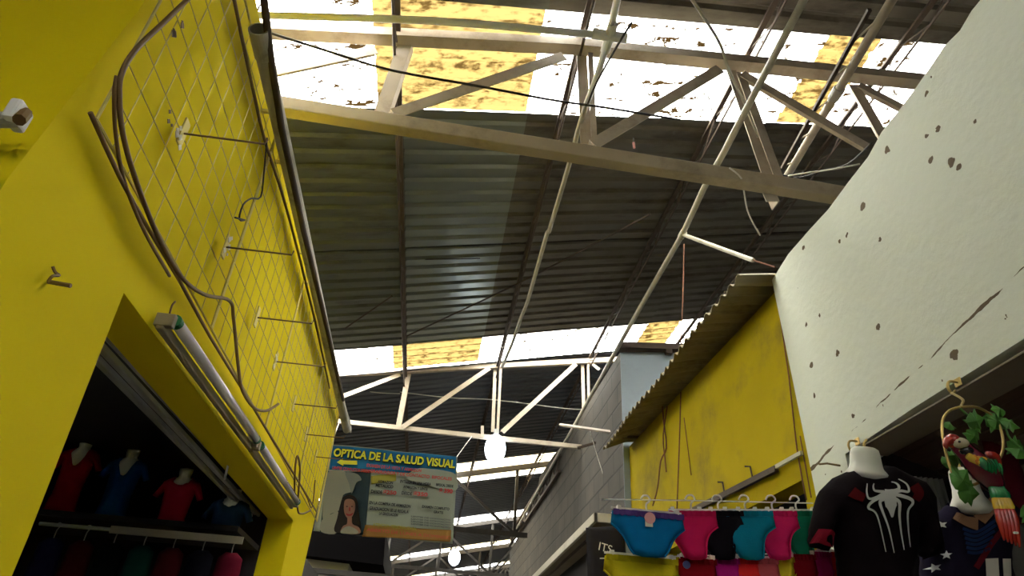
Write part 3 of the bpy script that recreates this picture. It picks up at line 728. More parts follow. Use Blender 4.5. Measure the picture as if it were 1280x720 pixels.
local(inflate([(-.22, .16), (.1, .2), (.12, -.3), (-.2, -.34)], .03, .05, .03).build('bag_body', cloth('dark_bag_cloth', (.02, .018, .02)), smooth=True), '', t)
text('ITS', .09, M['tagw'], 'lettering', t, (-.13, -.036, -.01), (math.pi / 2, .2, 0))

# ------------------------------------------------------------------ conduits and wires overhead
ZC = 4.34
pc = [onZ(1012, -14, ZC), onZ(960, 85, ZC), onZ(905, 190, ZC), onZ(880, 235, ZC), onZ(853, 293, ZC), onZ(800, 385, ZC), onZ(705, 555, ZC), onZ(648, 655, ZC)]
pc[-1] = pc[-2] + (pc[-2] - pc[-3]).normalized() * 5
t = empty('conduit_pipe', pc[0], 'long cream conduit sloping across the whole roof to the block wall', 'pipe')
MB().tube(pc, .019, 10).build('pipe', M['pvc_cream'], t, smooth=True)
for p in (pc[4], pc[6]): MB().tube([p - Vector((0, .03, 0)), p + Vector((0, .03, 0))], .024, 10).build('coupling', M['pvc_cream'], t)
a, b = pc[4], onX(962, 333, RX)
t = empty('side_conduit', a, 'short pale pipe tying the long conduit to the white wall corner', 'pipe')
MB().tube([a, a.lerp(b, .85)], .013, 8).build('pipe', M['pvc_cream'], t)
MB().tube([a.lerp(b, .84), b + Vector((.03, 0, 0))], .005, 6).build('tie_wire', M['rope'], t)
MB().tube([a + Vector((0, .03, -.02)), a + Vector((-.01, -.02, .025)), a + Vector((.02, -.01, 0))], .008, 6).build('red_tie', M['rope'], t)
P = [onZ(765, 30, ZC), onZ(757, 60, ZC), onZ(748, 90, ZC), onZ(733, 130, ZC), onZ(722, 165, ZC), onZ(713, 200, ZC), onZ(686, 290, ZC), onZ(684, 291, ZC), onZ(660, 375, ZC), onZ(652, 395, ZC), onZ(640, 430, ZC), onZ(628, 458, ZC)]
t = empty('water_pipe', P[0], 'white pipe with a cross joint over the near truss, running on toward the bulb', 'pipe')
MB().tube(P[:4], .017, 10, smooth=3).build('near_pipe', M['pvc_white'], t, smooth=True)
MB().tube(P[3:], .015, 10, smooth=2).build('far_pipe', M['pvc_cream'], t, smooth=True)
c0 = onZ(762, 45, ZC)
MB().tube([onZ(318, 19, ZC), onZ(540, 26, ZC), onZ(740, 43, ZC)], .018, 10, smooth=3).build('branch_pipe', M['pvc_white'], t, smooth=True)
MB().tube([onZ(775, -16, ZC), onZ(768, 15, ZC), onZ(763, 40, ZC)], .018, 10).build('upper_pipe', M['pvc_white'], t, smooth=True)
m = MB().tube([c0 + Vector((-.085, 0, 0)), c0 + Vector((.085, 0, 0))], .026, 12); m.tube([c0 + Vector((0, -.07, 0)), c0 + Vector((0, .09, -.0))], .025, 12); m.build('cross_joint', M['pvc_white'], t, smooth=False)
cz = onZ(750, 92, ZC)
p, q = onZ(1122, -12, 4.62), onZ(984, 220, 4.62)
t = empty('steel_pipe', p, 'thick cream pipe slanting beside the rightmost purlin, near the white wall', 'pipe')
MB().tube([p, q], .024, 10).build('pipe', M['cream'], t, smooth=True)
mid = p.lerp(q, .48); MB().tube([mid - (q - p).normalized() * .04, mid + (q - p).normalized() * .04], .032, 10).build('coupling', M['pvc'], t)
dd = Vector((-.17, 0, .0))
m = MB(); pa, pb = onZ(1087, 12, 4.62), onZ(978, 210, 4.62); m.bar(pa, pb, .02, .02); m.build('side_rod', M['rust'], t)
m = MB()
for k in range(5):
    f = .1 + k * .2; m.tube([p.lerp(q, f), pa.lerp(pb, min(1, f + .08))], .006, 5)
m.build('lacing', M['cream'], t)
def wire(px_, Z, r, m, name, label, cat='wire', plane='z', sm=4):
    fn = {'z': onZ, 'x': onX, 'y': onY}[plane]
    return cable(None, 0, r, m, name, label, cat, sm, [fn(x, y, Z) for x, y in px_])
wire([(340, 42), (410, 64), (490, 88), (600, 108), (690, 125), (760, 135), (850, 150)], 4.3, .007, M['black_cable'], 'black_wire', 'dark wire slung across the near truss')
wire([(862, -5), (880, 22), (900, 55), (912, 90), (932, 132), (958, 200), (962, 218)], 4.40, .008, M['pvc_cream'], 'pale_cord', 'pale cord running down past the near truss beside the white wall')
wire([(790, 28), (770, 60), (745, 105), (735, 130)], 4.3, .006, M['black_cable'], 'black_wire', 'short dark wire beside the white cross joint')
wire([(912, 210), (926, 222), (930, 240), (934, 262), (942, 280), (950, 294), (946, 286)], 4.0, .0045, M['white_cable'], 'white_wire', 'white wire dangling below the tan beam')
wire([(985, 220), (1010, 216), (1040, 212), (1075, 205)], 4.3, .005, M['white_cable'], 'white_wire', 'white wire by the right end of the tan beam')
wire([(975, 218), (1000, 222), (1030, 213), (1060, 205), (1090, 178)], 4.32, .005, M['black_cable'], 'black_wire', 'dark cable bunch at the right end of the tan beam')
wire([(855, 305), (854, 360), (851, 430)], 3.6, .004, M['rope'], 'red_cord', 'thin red cord hanging from the long conduit', 'cord', 'y')
wire([(500, 490), (560, 497), (620, 500), (700, 510), (730, 512)], 7.9, .006, M['white_cable'], 'white_wire', 'white wire strung behind the bulb truss', 'wire', 'y')
wire([(430, 480), (465, 490), (500, 492)], 7.9, .006, M['white_cable'], 'white_wire', 'white wire end at the left of the bulb truss', 'wire', 'y')
wire([(737, 536), (746, 568), (760, 612)], 6.43, .004, M['white_cable'], 'white_string', 'white string hanging in front of the block wall', 'string', 'y')
wire([(388, 321), (470, 325), (600, 323)], 4.88, .005, M['black_cable'], 'black_wire', 'thin dark wire lying across the metal roof')
a = onY(792, 178, 2.66)
t = empty('clothes_peg', a, 'small white and dark peg hanging in front of the tan beam', 'peg')
MB().bar(a, a + Vector((.002, 0, -.045)), .012, .01).build('peg_body', M['tagp'], t, bevel=.002)
MB().tube([a + Vector((0, 0, .035)), a], .0025, 5).build('peg_string', M['black_cable'], t)

# ------------------------------------------------------------------ bulbs
def bulb(p, Y, r, h, label, cord):  # balls are oversized: the glow of the bulbs is put into their shape
    c = onY(*p, Y)
    t = empty('light_bulb', c, label, 'light bulb', 'lit bulbs over the aisle')
    m = MB().ball((0, 0, 0), (r, r, h), 20, 16); o = m.build('bulb_glass', M['bulb'], smooth=True); local(o, '', t)
    o = MB().tube([(0, 0, h * .92), (0, 0, h + .06)], .03, 12).build('socket', M['screw']); local(o, '', t)
    o = MB().tube([(0, 0, h + .05), (0, 0, cord)], .006, 6).build('cord', M['black_cable']); local(o, '', t)
bulb((619, 561), Y2 - .06, .118, .165, 'lit white bulb hanging from the cream truss, oversized to take in its glow', .22)
bulb((568, 697), 16.05, .13, .17, 'small lit white bulb far down the hall, right of the banner foot', .3)

# ------------------------------------------------------------------ banner
BYn = 6.5
def BP(cx, cy): return onY(400 + cx / 5.144, 550 + cy / 5.144, BYn)
t = empty('shop_banner', (-.45, BYn, 2.76), 'blue-topped optician banner with yellow lettering hanging over the aisle', 'banner')
TL, TR, BR, BL = onY(413, 555, BYn), onY(572, 571, BYn), onY(566, 680, BYn), onY(392, 664, BYn)
def bw(x, z): return .012 * math.sin(x * 9 + z * 5) + .006 * math.sin(x * 17 - z * 3)
def bsheet(corn, off, m, name, nx=30, nz=20, thick=.002, back=False):
    b = MB(); bm = b.bm; g = []
    for i in range(nx + 1):
        r = []
        for j in range(nz + 1):
            u, v = i / nx, j / nz
            p = (corn[0].lerp(corn[1], u)).lerp(corn[3].lerp(corn[2], u), v)
            r.append(bm.verts.new((p.x, BYn + bw(p.x, p.z) - off, p.z)))
        g.append(r)
    for i in range(nx):
        for j in range(nz): bm.faces.new((g[i][j], g[i + 1][j], g[i + 1][j + 1], g[i][j + 1]))
    return b.build(name, m, t, smooth=True, solid=thick)
B = {k: mat('banner_' + k, tuple(v * .62 for v in c) if k not in ('yellow', 'blue', 'red') else c, .6, spec=.15) for k, c in dict(grey=(.36, .40, .33), blue=(.010, .12, .27), yellow=(.55, .58, .04), red=(.42, .05, .05), dark=(.02, .022, .03), photo=(.025, .05, .06), hair=(.010, .006, .005), skin=(.30, .15, .10), cloth=(.30, .30, .23), orange=(.42, .22, .05), white=(.5, .5, .42), gold=(.42, .38, .05), shade=(.20, .22, .20), lips=(.30, .03, .03)).items()}
bsheet([TL, TR, BR, BL], 0, B['grey'], 'banner_sheet', thick=.004)
def q4(pts, off, m, name): return bsheet([BP(*p) for p in pts], off, B[m], name, 14, 8, .001)
q4([(80, 35), (875, 108), (872, 222), (60, 190)], .004, 'blue', 'heading_strip')
q4([(330, 235), (490, 215), (490, 262), (330, 290)], .006, 'gold', 'gold_corner')
q4([(45, 200), (330, 205), (290, 610), (0, 600)], .005, 'photo', 'photo_panel')
q4([(290, 545), (845, 580), (838, 655), (270, 620)], .005, 'orange', 'orange_foot')
def blob(pts, off, m, name):
    P = smooth2(pts, 4); c = [BP(*p) for p in P]
    bb = MB(); bb.prism([(p.x, BYn - .012 - off, p.z) for p in c], (0, -.0012, 0)); return bb.build(name, B[m], t)
blob([(620, 190), (720, 192), (810, 205), (872, 232), (872, 330), (700, 300), (560, 250)], .016, 'grey', 'pale_curve')
blob([(52, 215), (140, 205), (205, 240), (215, 330), (150, 360), (130, 450), (70, 480), (20, 520), (30, 350)], .018, 'cloth', 'photo_figure')
blob([(165, 215), (240, 225), (268, 262), (235, 280), (205, 350), (190, 290)], .020, 'shade', 'photo_lens')
blob([(15, 520), (80, 480), (120, 470), (115, 600), (10, 595)], .020, 'cloth', 'photo_arm')
blob([(150, 375), (195, 358), (238, 385), (250, 460), (264, 600), (180, 606), (95, 592), (112, 510), (130, 430)], .022, 'hair', 'photo_hair')
blob([(160, 400), (190, 385), (222, 400), (228, 450), (205, 505), (180, 510), (158, 470)], .026, 'skin', 'photo_face')
blob([(180, 500), (205, 500), (212, 545), (250, 565), (255, 608), (140, 604), (150, 560), (175, 545)], .024, 'skin', 'photo_neck')
blob([(150, 575), (190, 560), (240, 585), (240, 608), (140, 606)], .027, 'cloth', 'photo_blouse')
blob([(168, 478), (192, 484), (215, 474), (205, 492), (180, 494)], .029, 'lips', 'photo_mouth')
for cx in (176, 208): blob([(cx - 6, 434), (cx, 431), (cx + 6, 434), (cx, 438)], .029, 'hair', 'photo_eye')
blob([(190, 440), (196, 440), (198, 462), (188, 462)], .029, 'lips', 'photo_nose')
ar = [(110, 150), (148, 124), (150, 138), (240, 140), (240, 165), (152, 162), (152, 172)]
bb = MB(); bb.prism([(BP(*p).x, BYn - .032, BP(*p).z) for p in ar], (0, -.002, 0)); bb.build('arrow', B['yellow'], t)
def btext(s, x0, y0, x1, hpx, m, off=.034, bold=.0011):
    a, b_ = BP(x0, y0), BP(x1, y0 + (x1 - x0) * .1); h = (BP(x0, y0 - hpx) - a).length
    o = text(s, h * 1.38, B[m], 'lettering', t, (0, 0, 0), (math.pi / 2, -math.atan2(b_.z - a.z, b_.x - a.x), 0), width=(b_ - a).length, bold=bold)
    o.location = Vector((a.x, BYn - off, a.z)) - t.location
    return o
btext('OPTICA DE LA SALUD VISUAL', 86, 110, 866, 52, 'dark', .030, .009)
btext('OPTICA DE LA SALUD VISUAL', 86, 108, 866, 50, 'yellow', .0335, .0035)
btext('EXAMEN DE LA VISTA Y ARMAZON', 300, 178, 650, 20, 'red', bold=.001)
btext('LENTES COMPLETOS DESDE', 80, 192, 320, 18, 'red', bold=.001)
btext('GRADUADOS Y DE CONTACTO  BIFOCALES', 322, 214, 845, 20, 'red', bold=.001)
btext('ARMAZON', 372, 280, 468, 18, 'dark', bold=.001)
btext('METALICO', 358, 305, 470, 18, 'dark')
btext('DESDE', 328, 345, 400, 20, 'dark', bold=.001)
btext('$250', 405, 350, 490, 24, 'red', bold=.002)
btext('ENTREGA EN UNA HORA', 515, 280, 712, 18, 'dark')
btext('ARMAZON Y LENTE', 535, 315, 690, 18, 'dark')
btext('DESDE', 525, 355, 590, 20, 'dark')
btext('$350', 600, 360, 690, 24, 'red', bold=.002)
btext('BIFOCAL DESDE', 745, 300, 855, 16, 'dark')
btext('$ 390', 765, 340, 850, 26, 'red', bold=.002)
btext('EN LA COMPRA DE ARMAZON', 318, 415, 582, 18, 'dark')
btext('GRADUACION SE LE REGALA', 318, 452, 568, 20, 'dark')
btext('LA GRADUACION', 380, 485, 500, 18, 'dark')
btext('EXAMEN COMPLETO', 655, 440, 830, 16, 'dark')
btext('GRATIS', 730, 475, 790, 16, 'dark')
for k in range(4): btext('- - - - - - - - - - -' if 0 else 'LENTES DE CONTACTO', 585, 500 + k * 16, 838, 9, 'shade')
btext('ATENCION PERSONALIZADA', 340, 558, 620, 20, 'gold')
btext('ABIERTO DE LUNES A DOMINGO', 300, 590, 840, 20, 'red', bold=.0)
for x, y, xx, yy in ((414, 556, 424, 528), (571, 571, 590, 545)):
    a = onY(x, y, BYn); b_ = onY(xx, yy, Y2)
    MB().tube([a, b_], .004, 5).build('cord', M['white_cable'], t)

# stall beyond the end of the yellow wall
t = empty('far_stall', (-1.3, 7.9, 2.5), 'dark roofed stall with a pale side panel beyond the yellow pillar, under the banner', 'stall')
a, b_ = onY(372, 686, 7.8), onY(437, 702, 7.8); 
MB().prism([(a.x - .6, 7.8, a.z + .05), (b_.x, 7.8, b_.z + .03), (b_.x, 7.8, 0), (a.x - .6, 7.8, 0)], (0, 1.6, 0)).build('side_panel', M['beige'], t)
a, b_ = onY(370, 664, 7.6), onY(600, 672, 7.6)
MB().prism([(a.x - .7, 7.6, a.z + .14), (onY(480, 676, 7.6).x, 7.6, a.z + .10), (onY(480, 700, 7.6).x, 7.6, a.z - .26), (a.x - .7, 7.6, a.z - .2)], (0, 2.2, 0)).build('roof_slab', mat('black_tarpaulin', (.004, .0035, .004), .95, spec=.05), t)
MB().bar(onY(376, 712, 7.58), onY(640, 735, 7.58), .05, .05).build('front_beam', M['dark_steel'], t)
tag(MB().box((-4.4, 5.6, 0), (-1.1, 7.5, 2.55)).build('stall_partition', M['hall_wall']), 'dark partition block behind the yellow wall end', 'partition')

# ------------------------------------------------------------------ spider shirt and its bust
SY = 1.9
def SP(x, y, Y=SY): return onY(x, y, Y)
org = SP(1083, 600)
def sl(x, y): p = SP(x, y); return (p.x - org.x, p.z - org.z)
t = empty('costume_shirt', org, 'black costume shirt with a large silver spider print, on a white bust', 'shirt')
body = [(1062, 588), (1040, 598), (1024, 614), (1017, 640), (1012, 668), (1013, 684), (1036, 689), (1039, 668), (1042, 658), (1047, 690), (1052, 735), (1053, 790), (1134, 790), (1136, 735), (1142, 690), (1145, 662), (1150, 680), (1153, 700), (1176, 692), (1170, 660), (1165, 625), (1150, 604), (1128, 592), (1106, 582), (1098, 594), (1084, 599), (1070, 596)]
bpoly = [sl(*p) for p in body]
o = inflate(bpoly, .075, .09, .012, fold=.0035, ph=1).build('shirt_body', cloth('black_shirt_cloth', (.006, .004, .005)), smooth=True); local(o, '', t)
def surf(x, y, T=.075, D=.09, poly=bpoly):
    u, v = sl(x, y); return Vector((u, -bulge((u, v), poly, T, D) - .003 - .0035, v))
def strip(parent, pts, w0, w1, m, name, sf=surf, sub=6, th=.0015):
    P = [Vector((*p, 0)) for p in pts]; P, _ = spline(P, None, sub) if len(P) > 2 else ([P[0].lerp(P[1], i / 6) for i in range(7)], None)
    b = MB(); bm = b.bm; L_, R2 = [], []
    n = len(P)
    for i, p in enumerate(P):
        d = (P[min(i + 1, n - 1)] - P[max(0, i - 1)]).normalized(); nn = Vector((-d.y, d.x, 0)); f = i / (n - 1)
        w = w0 + (w1 - w0) * f
        L_.append(bm.verts.new(sf(p.x + nn.x * w, p.y + nn.y * w))); R2.append(bm.verts.new(sf(p.x - nn.x * w, p.y - nn.y * w)))
    for i in range(n - 1): bm.faces.new((L_[i], L_[i + 1], R2[i + 1], R2[i]))
    o = b.build(name, m, None, solid=th); local(o, '', parent); return o
def sc_(pts): return [(1000 + x / 4, 540 + y / 4) for x, y in pts]
legs = [[(345, 338), (300, 362), (265, 366), (257, 330), (268, 290)], [(345, 332), (318, 330), (297, 325), (296, 305), (305, 288)], [(385, 328), (415, 318), (418, 298), (408, 284), (393, 278)], [(393, 336), (425, 328), (460, 332), (457, 295), (428, 264)],
        [(350, 366), (320, 382), (330, 425), (360, 510), (385, 630)], [(345, 350), (285, 380), (264, 412), (305, 450), (345, 625)], [(390, 366), (414, 388), (413, 450), (420, 530), (435, 615)], [(396, 345), (462, 366), (480, 388), (455, 430), (458, 520), (470, 600)]]
sbody = strip(t, sc_([(366, 326), (368, 350), (371, 385), (374, 405)]), 7.8, 6.6, M['silver'], 'spider_body', sub=3)
for i, lg in enumerate(legs): strip(sbody, sc_(lg), 2.3 if i > 3 else 2.0, .35 if i > 3 else .5, M['silver'], 'spider_leg')
strip(sbody, sc_([(374, 403), (376, 425), (378, 458)]), 6.6, .8, M['silver'], 'spider_abdomen', sub=4)
strip(sbody, sc_([(350, 326), (368, 328), (388, 326)]), 2.0, 2.0, M['silver'], 'spider_head')
for p in (sc_([(190, 330), (215, 350), (245, 365)]), sc_([(490, 300), (510, 340), (495, 372)])):
    strip(t, p, 7, 5, cloth('dark_red_print', (.07, .006, .008)), 'red_patch')
strip(t, [(1013, 672), (1025, 676), (1037, 679)], 8, 8, cloth('red_cuff', (.16, .008, .02)), 'cuff')
# bust form neck: white flared cap
def neck(label, cpx, w, parentY, h=1.0):
    c = onY(*cpx, parentY)
    t2 = empty('display_bust', c, label, 'bust')
    prof = [(.0, .052), (.030, .052), (.037, .046), (.040, .03), (.041, 0), (.046, -.02), (.058, -.038), (.060, -.048), (.045, -.062), (0, -.066)]
    b = MB(); bm = b.bm; rings = []
    for r, z in prof: rings.append([bm.verts.new((r * w * math.cos(2 * math.pi * j / 24), r * w * math.sin(2 * math.pi * j / 24) * .8, z * h)) for j in range(24)])
    for i in range(len(prof) - 1):
        for j in range(24): bm.faces.new((rings[i][j], rings[i][(j + 1) % 24], rings[i + 1][(j + 1) % 24], rings[i + 1][j]))
    bmesh.ops.remove_doubles(bm, verts=bm.verts, dist=.0001)
    o = b.build('neck_form', M['skin_white'], smooth=True); local(o, '', t2)
    o = MB().tube([(0, 0, .05 * h), (0, 0, .07 * h), (.01, 0, .085 * h)], .004, 6).build('hanging_stud', M['gold']); local(o, '', t2)
    return t2
nb = neck('white plastic bust neck above the spider shirt', (1082, 579), 1.12, SY - .005, .88)
nb.rotation_euler = (0.15, 0.05, 0)

# second costume shirt
org2 = SP(1215, 625)
SY2 = 1.86
t = empty('costume_shirt', org2, 'dark costume shirt with star sleeve, tan chest print and blue bands, under the parrot', 'shirt')
def s2(x, y): p = onY(x, y, SY); return (p.x - org2.x, p.z - org2.z)
body2 = [(1184, 628), (1172, 640), (1158, 655), (1151, 685), (1150, 720), (1153, 750), (1180, 752), (1182, 800), (1262, 800), (1262, 700), (1272, 640), (1250, 618), (1226, 612), (1222, 626), (1206, 642), (1192, 640)]
bp2 = [s2(*p) for p in body2]
t.location = org2 + (org2 - O).normalized() * .1
local(inflate(bp2, .06, .07, .014, fold=.003, ph=4).build('shirt_body', cloth('navy_shirt_cloth', (.012, .010, .022)), smooth=True), '', t)
def sf2(x, y):
    u, v = s2(x, y); return Vector((u, -bulge((u, v), bp2, .06, .07) - .0065, v))
tan = cloth('tan_print', (.22, .12, .07))
strip(t, [(1178, 650), (1190, 658), (1205, 662)], 5, 9, tan, 'chest_print', sf2)
strip(t, [(1208, 656), (1224, 640), (1238, 622)], 8, 6, tan, 'chest_print', sf2)
for k in range(6): strip(t, [(1184 + k, 668 + k * 6), (1202, 672 + k * 5.4), (1228 - k * 2, 656 + k * 7.5)], 1.9, 1.9, cloth('blue_band', (.018, .035, .10)), 'blue_band', sf2)
strip(t, [(1240, 640), (1236, 665), (1218, 690), (1200, 718)], 3, 4, cloth('dark_red_band', (.10, .010, .018)), 'red_band', sf2)
def star(cx, cy, r, rot=0):
    b = MB(); P = []
    for k in range(10):
        rr = r if k % 2 == 0 else r * .42; a_ = math.pi / 2 + k * math.pi / 5 + rot
        P.append(sf2(cx + rr * math.cos(a_), cy - rr * math.sin(a_)))
    b.face(P); o = b.build('star', M['silver'], None, solid=.0012); local(o, '', t)
for cx, cy, r, ro in ((1163, 661, 6, .1), (1155, 678, 6.5, .4), (1165, 701, 6, 0), (1155, 716, 6, .3)): star(cx, cy, r, ro)
o = strip(t, [(1220, 706), (1221, 730)], 8, 8, M['tagw'], 'skull_patch', sf2)
o = strip(t, [(1240, 706), (1241, 730)], 6, 6, M['tagw'], 'skull_patch', sf2)
nb = neck('white plastic bust neck behind the vine leaf', (1208, 612), 1.05, SY + .05, 1.25)
for x, y, col, lab in ((1256, 560, (.10, .01, .02), 'dark red cloth behind the parrot'),):
    t3 = empty('hanging_cloth', onY(x, y, 2.1), lab, 'cloth')
    local(inflate([(-.08, .06), (.03, .07), (.05, -.25), (-.1, -.28)], .02, .03, .02, fold=.004).build('cloth', cloth('red_cloth', col), smooth=True), '', t3)
for k, (x, y, lab) in enumerate(((1262, 600, 'grey pleated curtain cloth at the right edge behind the parrot'), (1180, 640, 'grey cloth glimpsed left of the second bust neck'))):
    t3 = empty('curtain', onY(x, y, 2.3), lab, 'curtain')
    b = MB(); bm = b.bm; g = []
    W_ = .5 if k == 0 else .12
    for i in range(41):
        u = i / 40 * W_ - .1; yy = .015 * math.sin(i * .9)
        g.append([bm.verts.new((u, yy, z)) for z in (.12, 0, -.5)])
    for i in range(40):
        for j in range(2): bm.faces.new((g[i][j], g[i + 1][j], g[i + 1][j + 1], g[i][j + 1]))
    local(b.build('cloth', cloth('grey_curtain_cloth', (.17, .17, .16)), smooth=True, solid=.004), '', t3)

# ------------------------------------------------------------------ parrot on its ring
PY_ = 1.62
def Q(x, y, dy=0): return onY(1140 + x / 3.6, 520 + y / 3.6, PY_ + dy)
hc = hA + Vector((-.036, -.0, -.04))
t = empty('hanging_ring', Q(200, -40), 'brass hoop wound with green vine leaves, hung from the wall hook', 'ring')
m = MB().tube([hc, Q(228, -75, .05), Q(222, -48, .02), Q(215, -38)], .004, 6, smooth=3); m.build('chain', M['gold'], t)
ringpts = [Q(215, -40), Q(170, -25), Q(142, 10), Q(136, 60), Q(145, 130), Q(165, 210), Q(195, 285), Q(235, 310), Q(300, 300), Q(370, 230), Q(410, 150), Q(400, 60), Q(360, 0), Q(290, -40), Q(215, -40)]
MB().tube(ringpts, .0038, 8, smooth=4).build('hoop', M['gold'], t, smooth=True)
leaf_out = [(0, 0), (.25, .12), (.5, .42), (.42, .55), (.62, .75), (.3, .8), (0, 1.1), (-.3, .8), (-.62, .75), (-.42, .55), (-.5, .42), (-.25, .12)]
def leaf(c, s, rz, tilt):
    mm = Matrix.Rotation(tilt, 3, 'X') @ Matrix.Rotation(rz, 3, 'Y')
    b = MB(); bm = b.bm; cen = bm.verts.new(c + mm @ Vector((0, -.15 * s, .5 * s)))
    vs = [bm.verts.new(c + mm @ Vector((u * s, .12 * s * abs(u), v * s))) for u, v in leaf_out]
    for i in range(len(vs)): bm.faces.new((cen, vs[i], vs[(i + 1) % len(vs)]))
    b.build('vine_leaf', M['leaf'], t, smooth=False, solid=.0012)
rl = random.Random(5)
for x, y, s, dy in ((195, 330, .06, -.05), (205, 345, .055, -.03), (245, 30, .05, 0), (290, 10, .045, .01), (330, -10, .055, 0), (390, 15, .05, 0), (410, 60, .055, .01), (375, 60, .045, 0), (480, 130, .055, .02), (500, 160, .05, .02), (135, 215, .05, .03), (155, 180, .04, .03), (160, 60, .035, .02), (290, 60, .045, .02), (420, -20, .04, 0), (500, 400, .05, .03)):
    leaf(Q(x, y, dy), s, rl.uniform(-2.6, 2.6), rl.uniform(-.5, .5))
MB().tube([Q(215, -35), Q(290, 20), Q(340, 0), Q(410, 40), Q(440, 100), Q(490, 140)], .003, 6, smooth=4).build('vine_stem', M['leaf'], t)

PC = {k: mat('parrot_' + k, c, .25, coat=.4) for k, c in dict(red=(.34, .02, .012), wine=(.12, .008, .02), white=(.62, .55, .38), black=(.02, .018, .02), orange=(.60, .20, .02), yellow=(.65, .42, .04), green=(.015, .17, .05), lime=(.10, .30, .06)).items()}
t = empty('parrot_ornament', Q(300, 260), 'glossy painted parrot ornament with long red, yellow and green tail', 'parrot ornament')
m = MB().tube([Q(172, 108, -.02), Q(190, 118, -.02), Q(215, 135, -.02), Q(245, 165, -.02), Q(285, 205, -.02), Q(330, 250, -.02), Q(365, 300, -.01), Q(385, 345, 0)], [.009, .020, .025, .026, .033, .036, .028, .015], 16, smooth=4)
m.build('body', PC['wine'], t, smooth=True)
MB().ball(Q(182, 112, -.025), (.020, .022, .019)).build('crown', PC['red'], t, smooth=True)
MB().ball(Q(218, 122, -.036), (.024, .016, .015)).build('face_patch', PC['white'], t, smooth=True)
MB().ball(Q(213, 116, -.053), .0035, 8, 6).build('eye', PC['black'], t)
MB().tube([Q(170, 112, -.03), Q(158, 116, -.035), Q(152, 132, -.035), Q(160, 146, -.03)], [.013, .012, .008, .002], 10, smooth=3).build('beak', PC['red'], t, smooth=True)
MB().ball(Q(246, 158, -.034), (.020, .016, .012)).build('collar', PC['black'], t, smooth=True)
def feather(pts, w, m, dy, name='wing_feather'):
    P = [Q(x, y, dy) for x, y in pts]; b = MB()
    n = len(P); b.tube(P, [w * (.55 + .45 * math.sin(math.pi * (i + .5) / n)) if i < n - 1 else .002 for i in range(n)], 8, smooth=3)
    b.build(name, PC[m], t, smooth=True)
for k in range(5): feather([(250 + k * 18, 178 + k * 3), (275 + k * 12, 195 + k * 6), (290 + k * 12, 215 + k * 6)], .011, 'orange' if k % 2 else 'yellow', -.060)
for k in range(6): feather([(300 + k * 16, 192 + k * 2), (320 + k * 14, 215 + k * 6), (335 + k * 14, 245 + k * 6)], .012, 'green', -.064 + k * .005)
feather([(340, 175), (375, 185), (400, 225)], .013, 'red', -.045)
for k in range(5):
    dx = k * 14
    feather([(355 + dx * .8, 320), (370 + dx, 360), (380 + dx * 1.1, 400)], .010, 'green', -.02 - k * .003, 'tail_feather')
    feather([(372 + dx, 370), (382 + dx * 1.1, 410), (392 + dx * 1.15, 450)], .0095, 'yellow', -.022 - k * .003, 'tail_feather')
    feather([(384 + dx * 1.1, 420), (396 + dx * 1.2, 470), (415 + dx * 1.25, 560 + k * 8)], .010, 'red', -.024 - k * .003, 'tail_feather')
tag(MB().box(tuple(Q(460, 520, -.06)), tuple(Q(474, 531, -.055))).build('price_tag', M['tagw']), 'tiny white price tag on the parrot tail', 'tag')

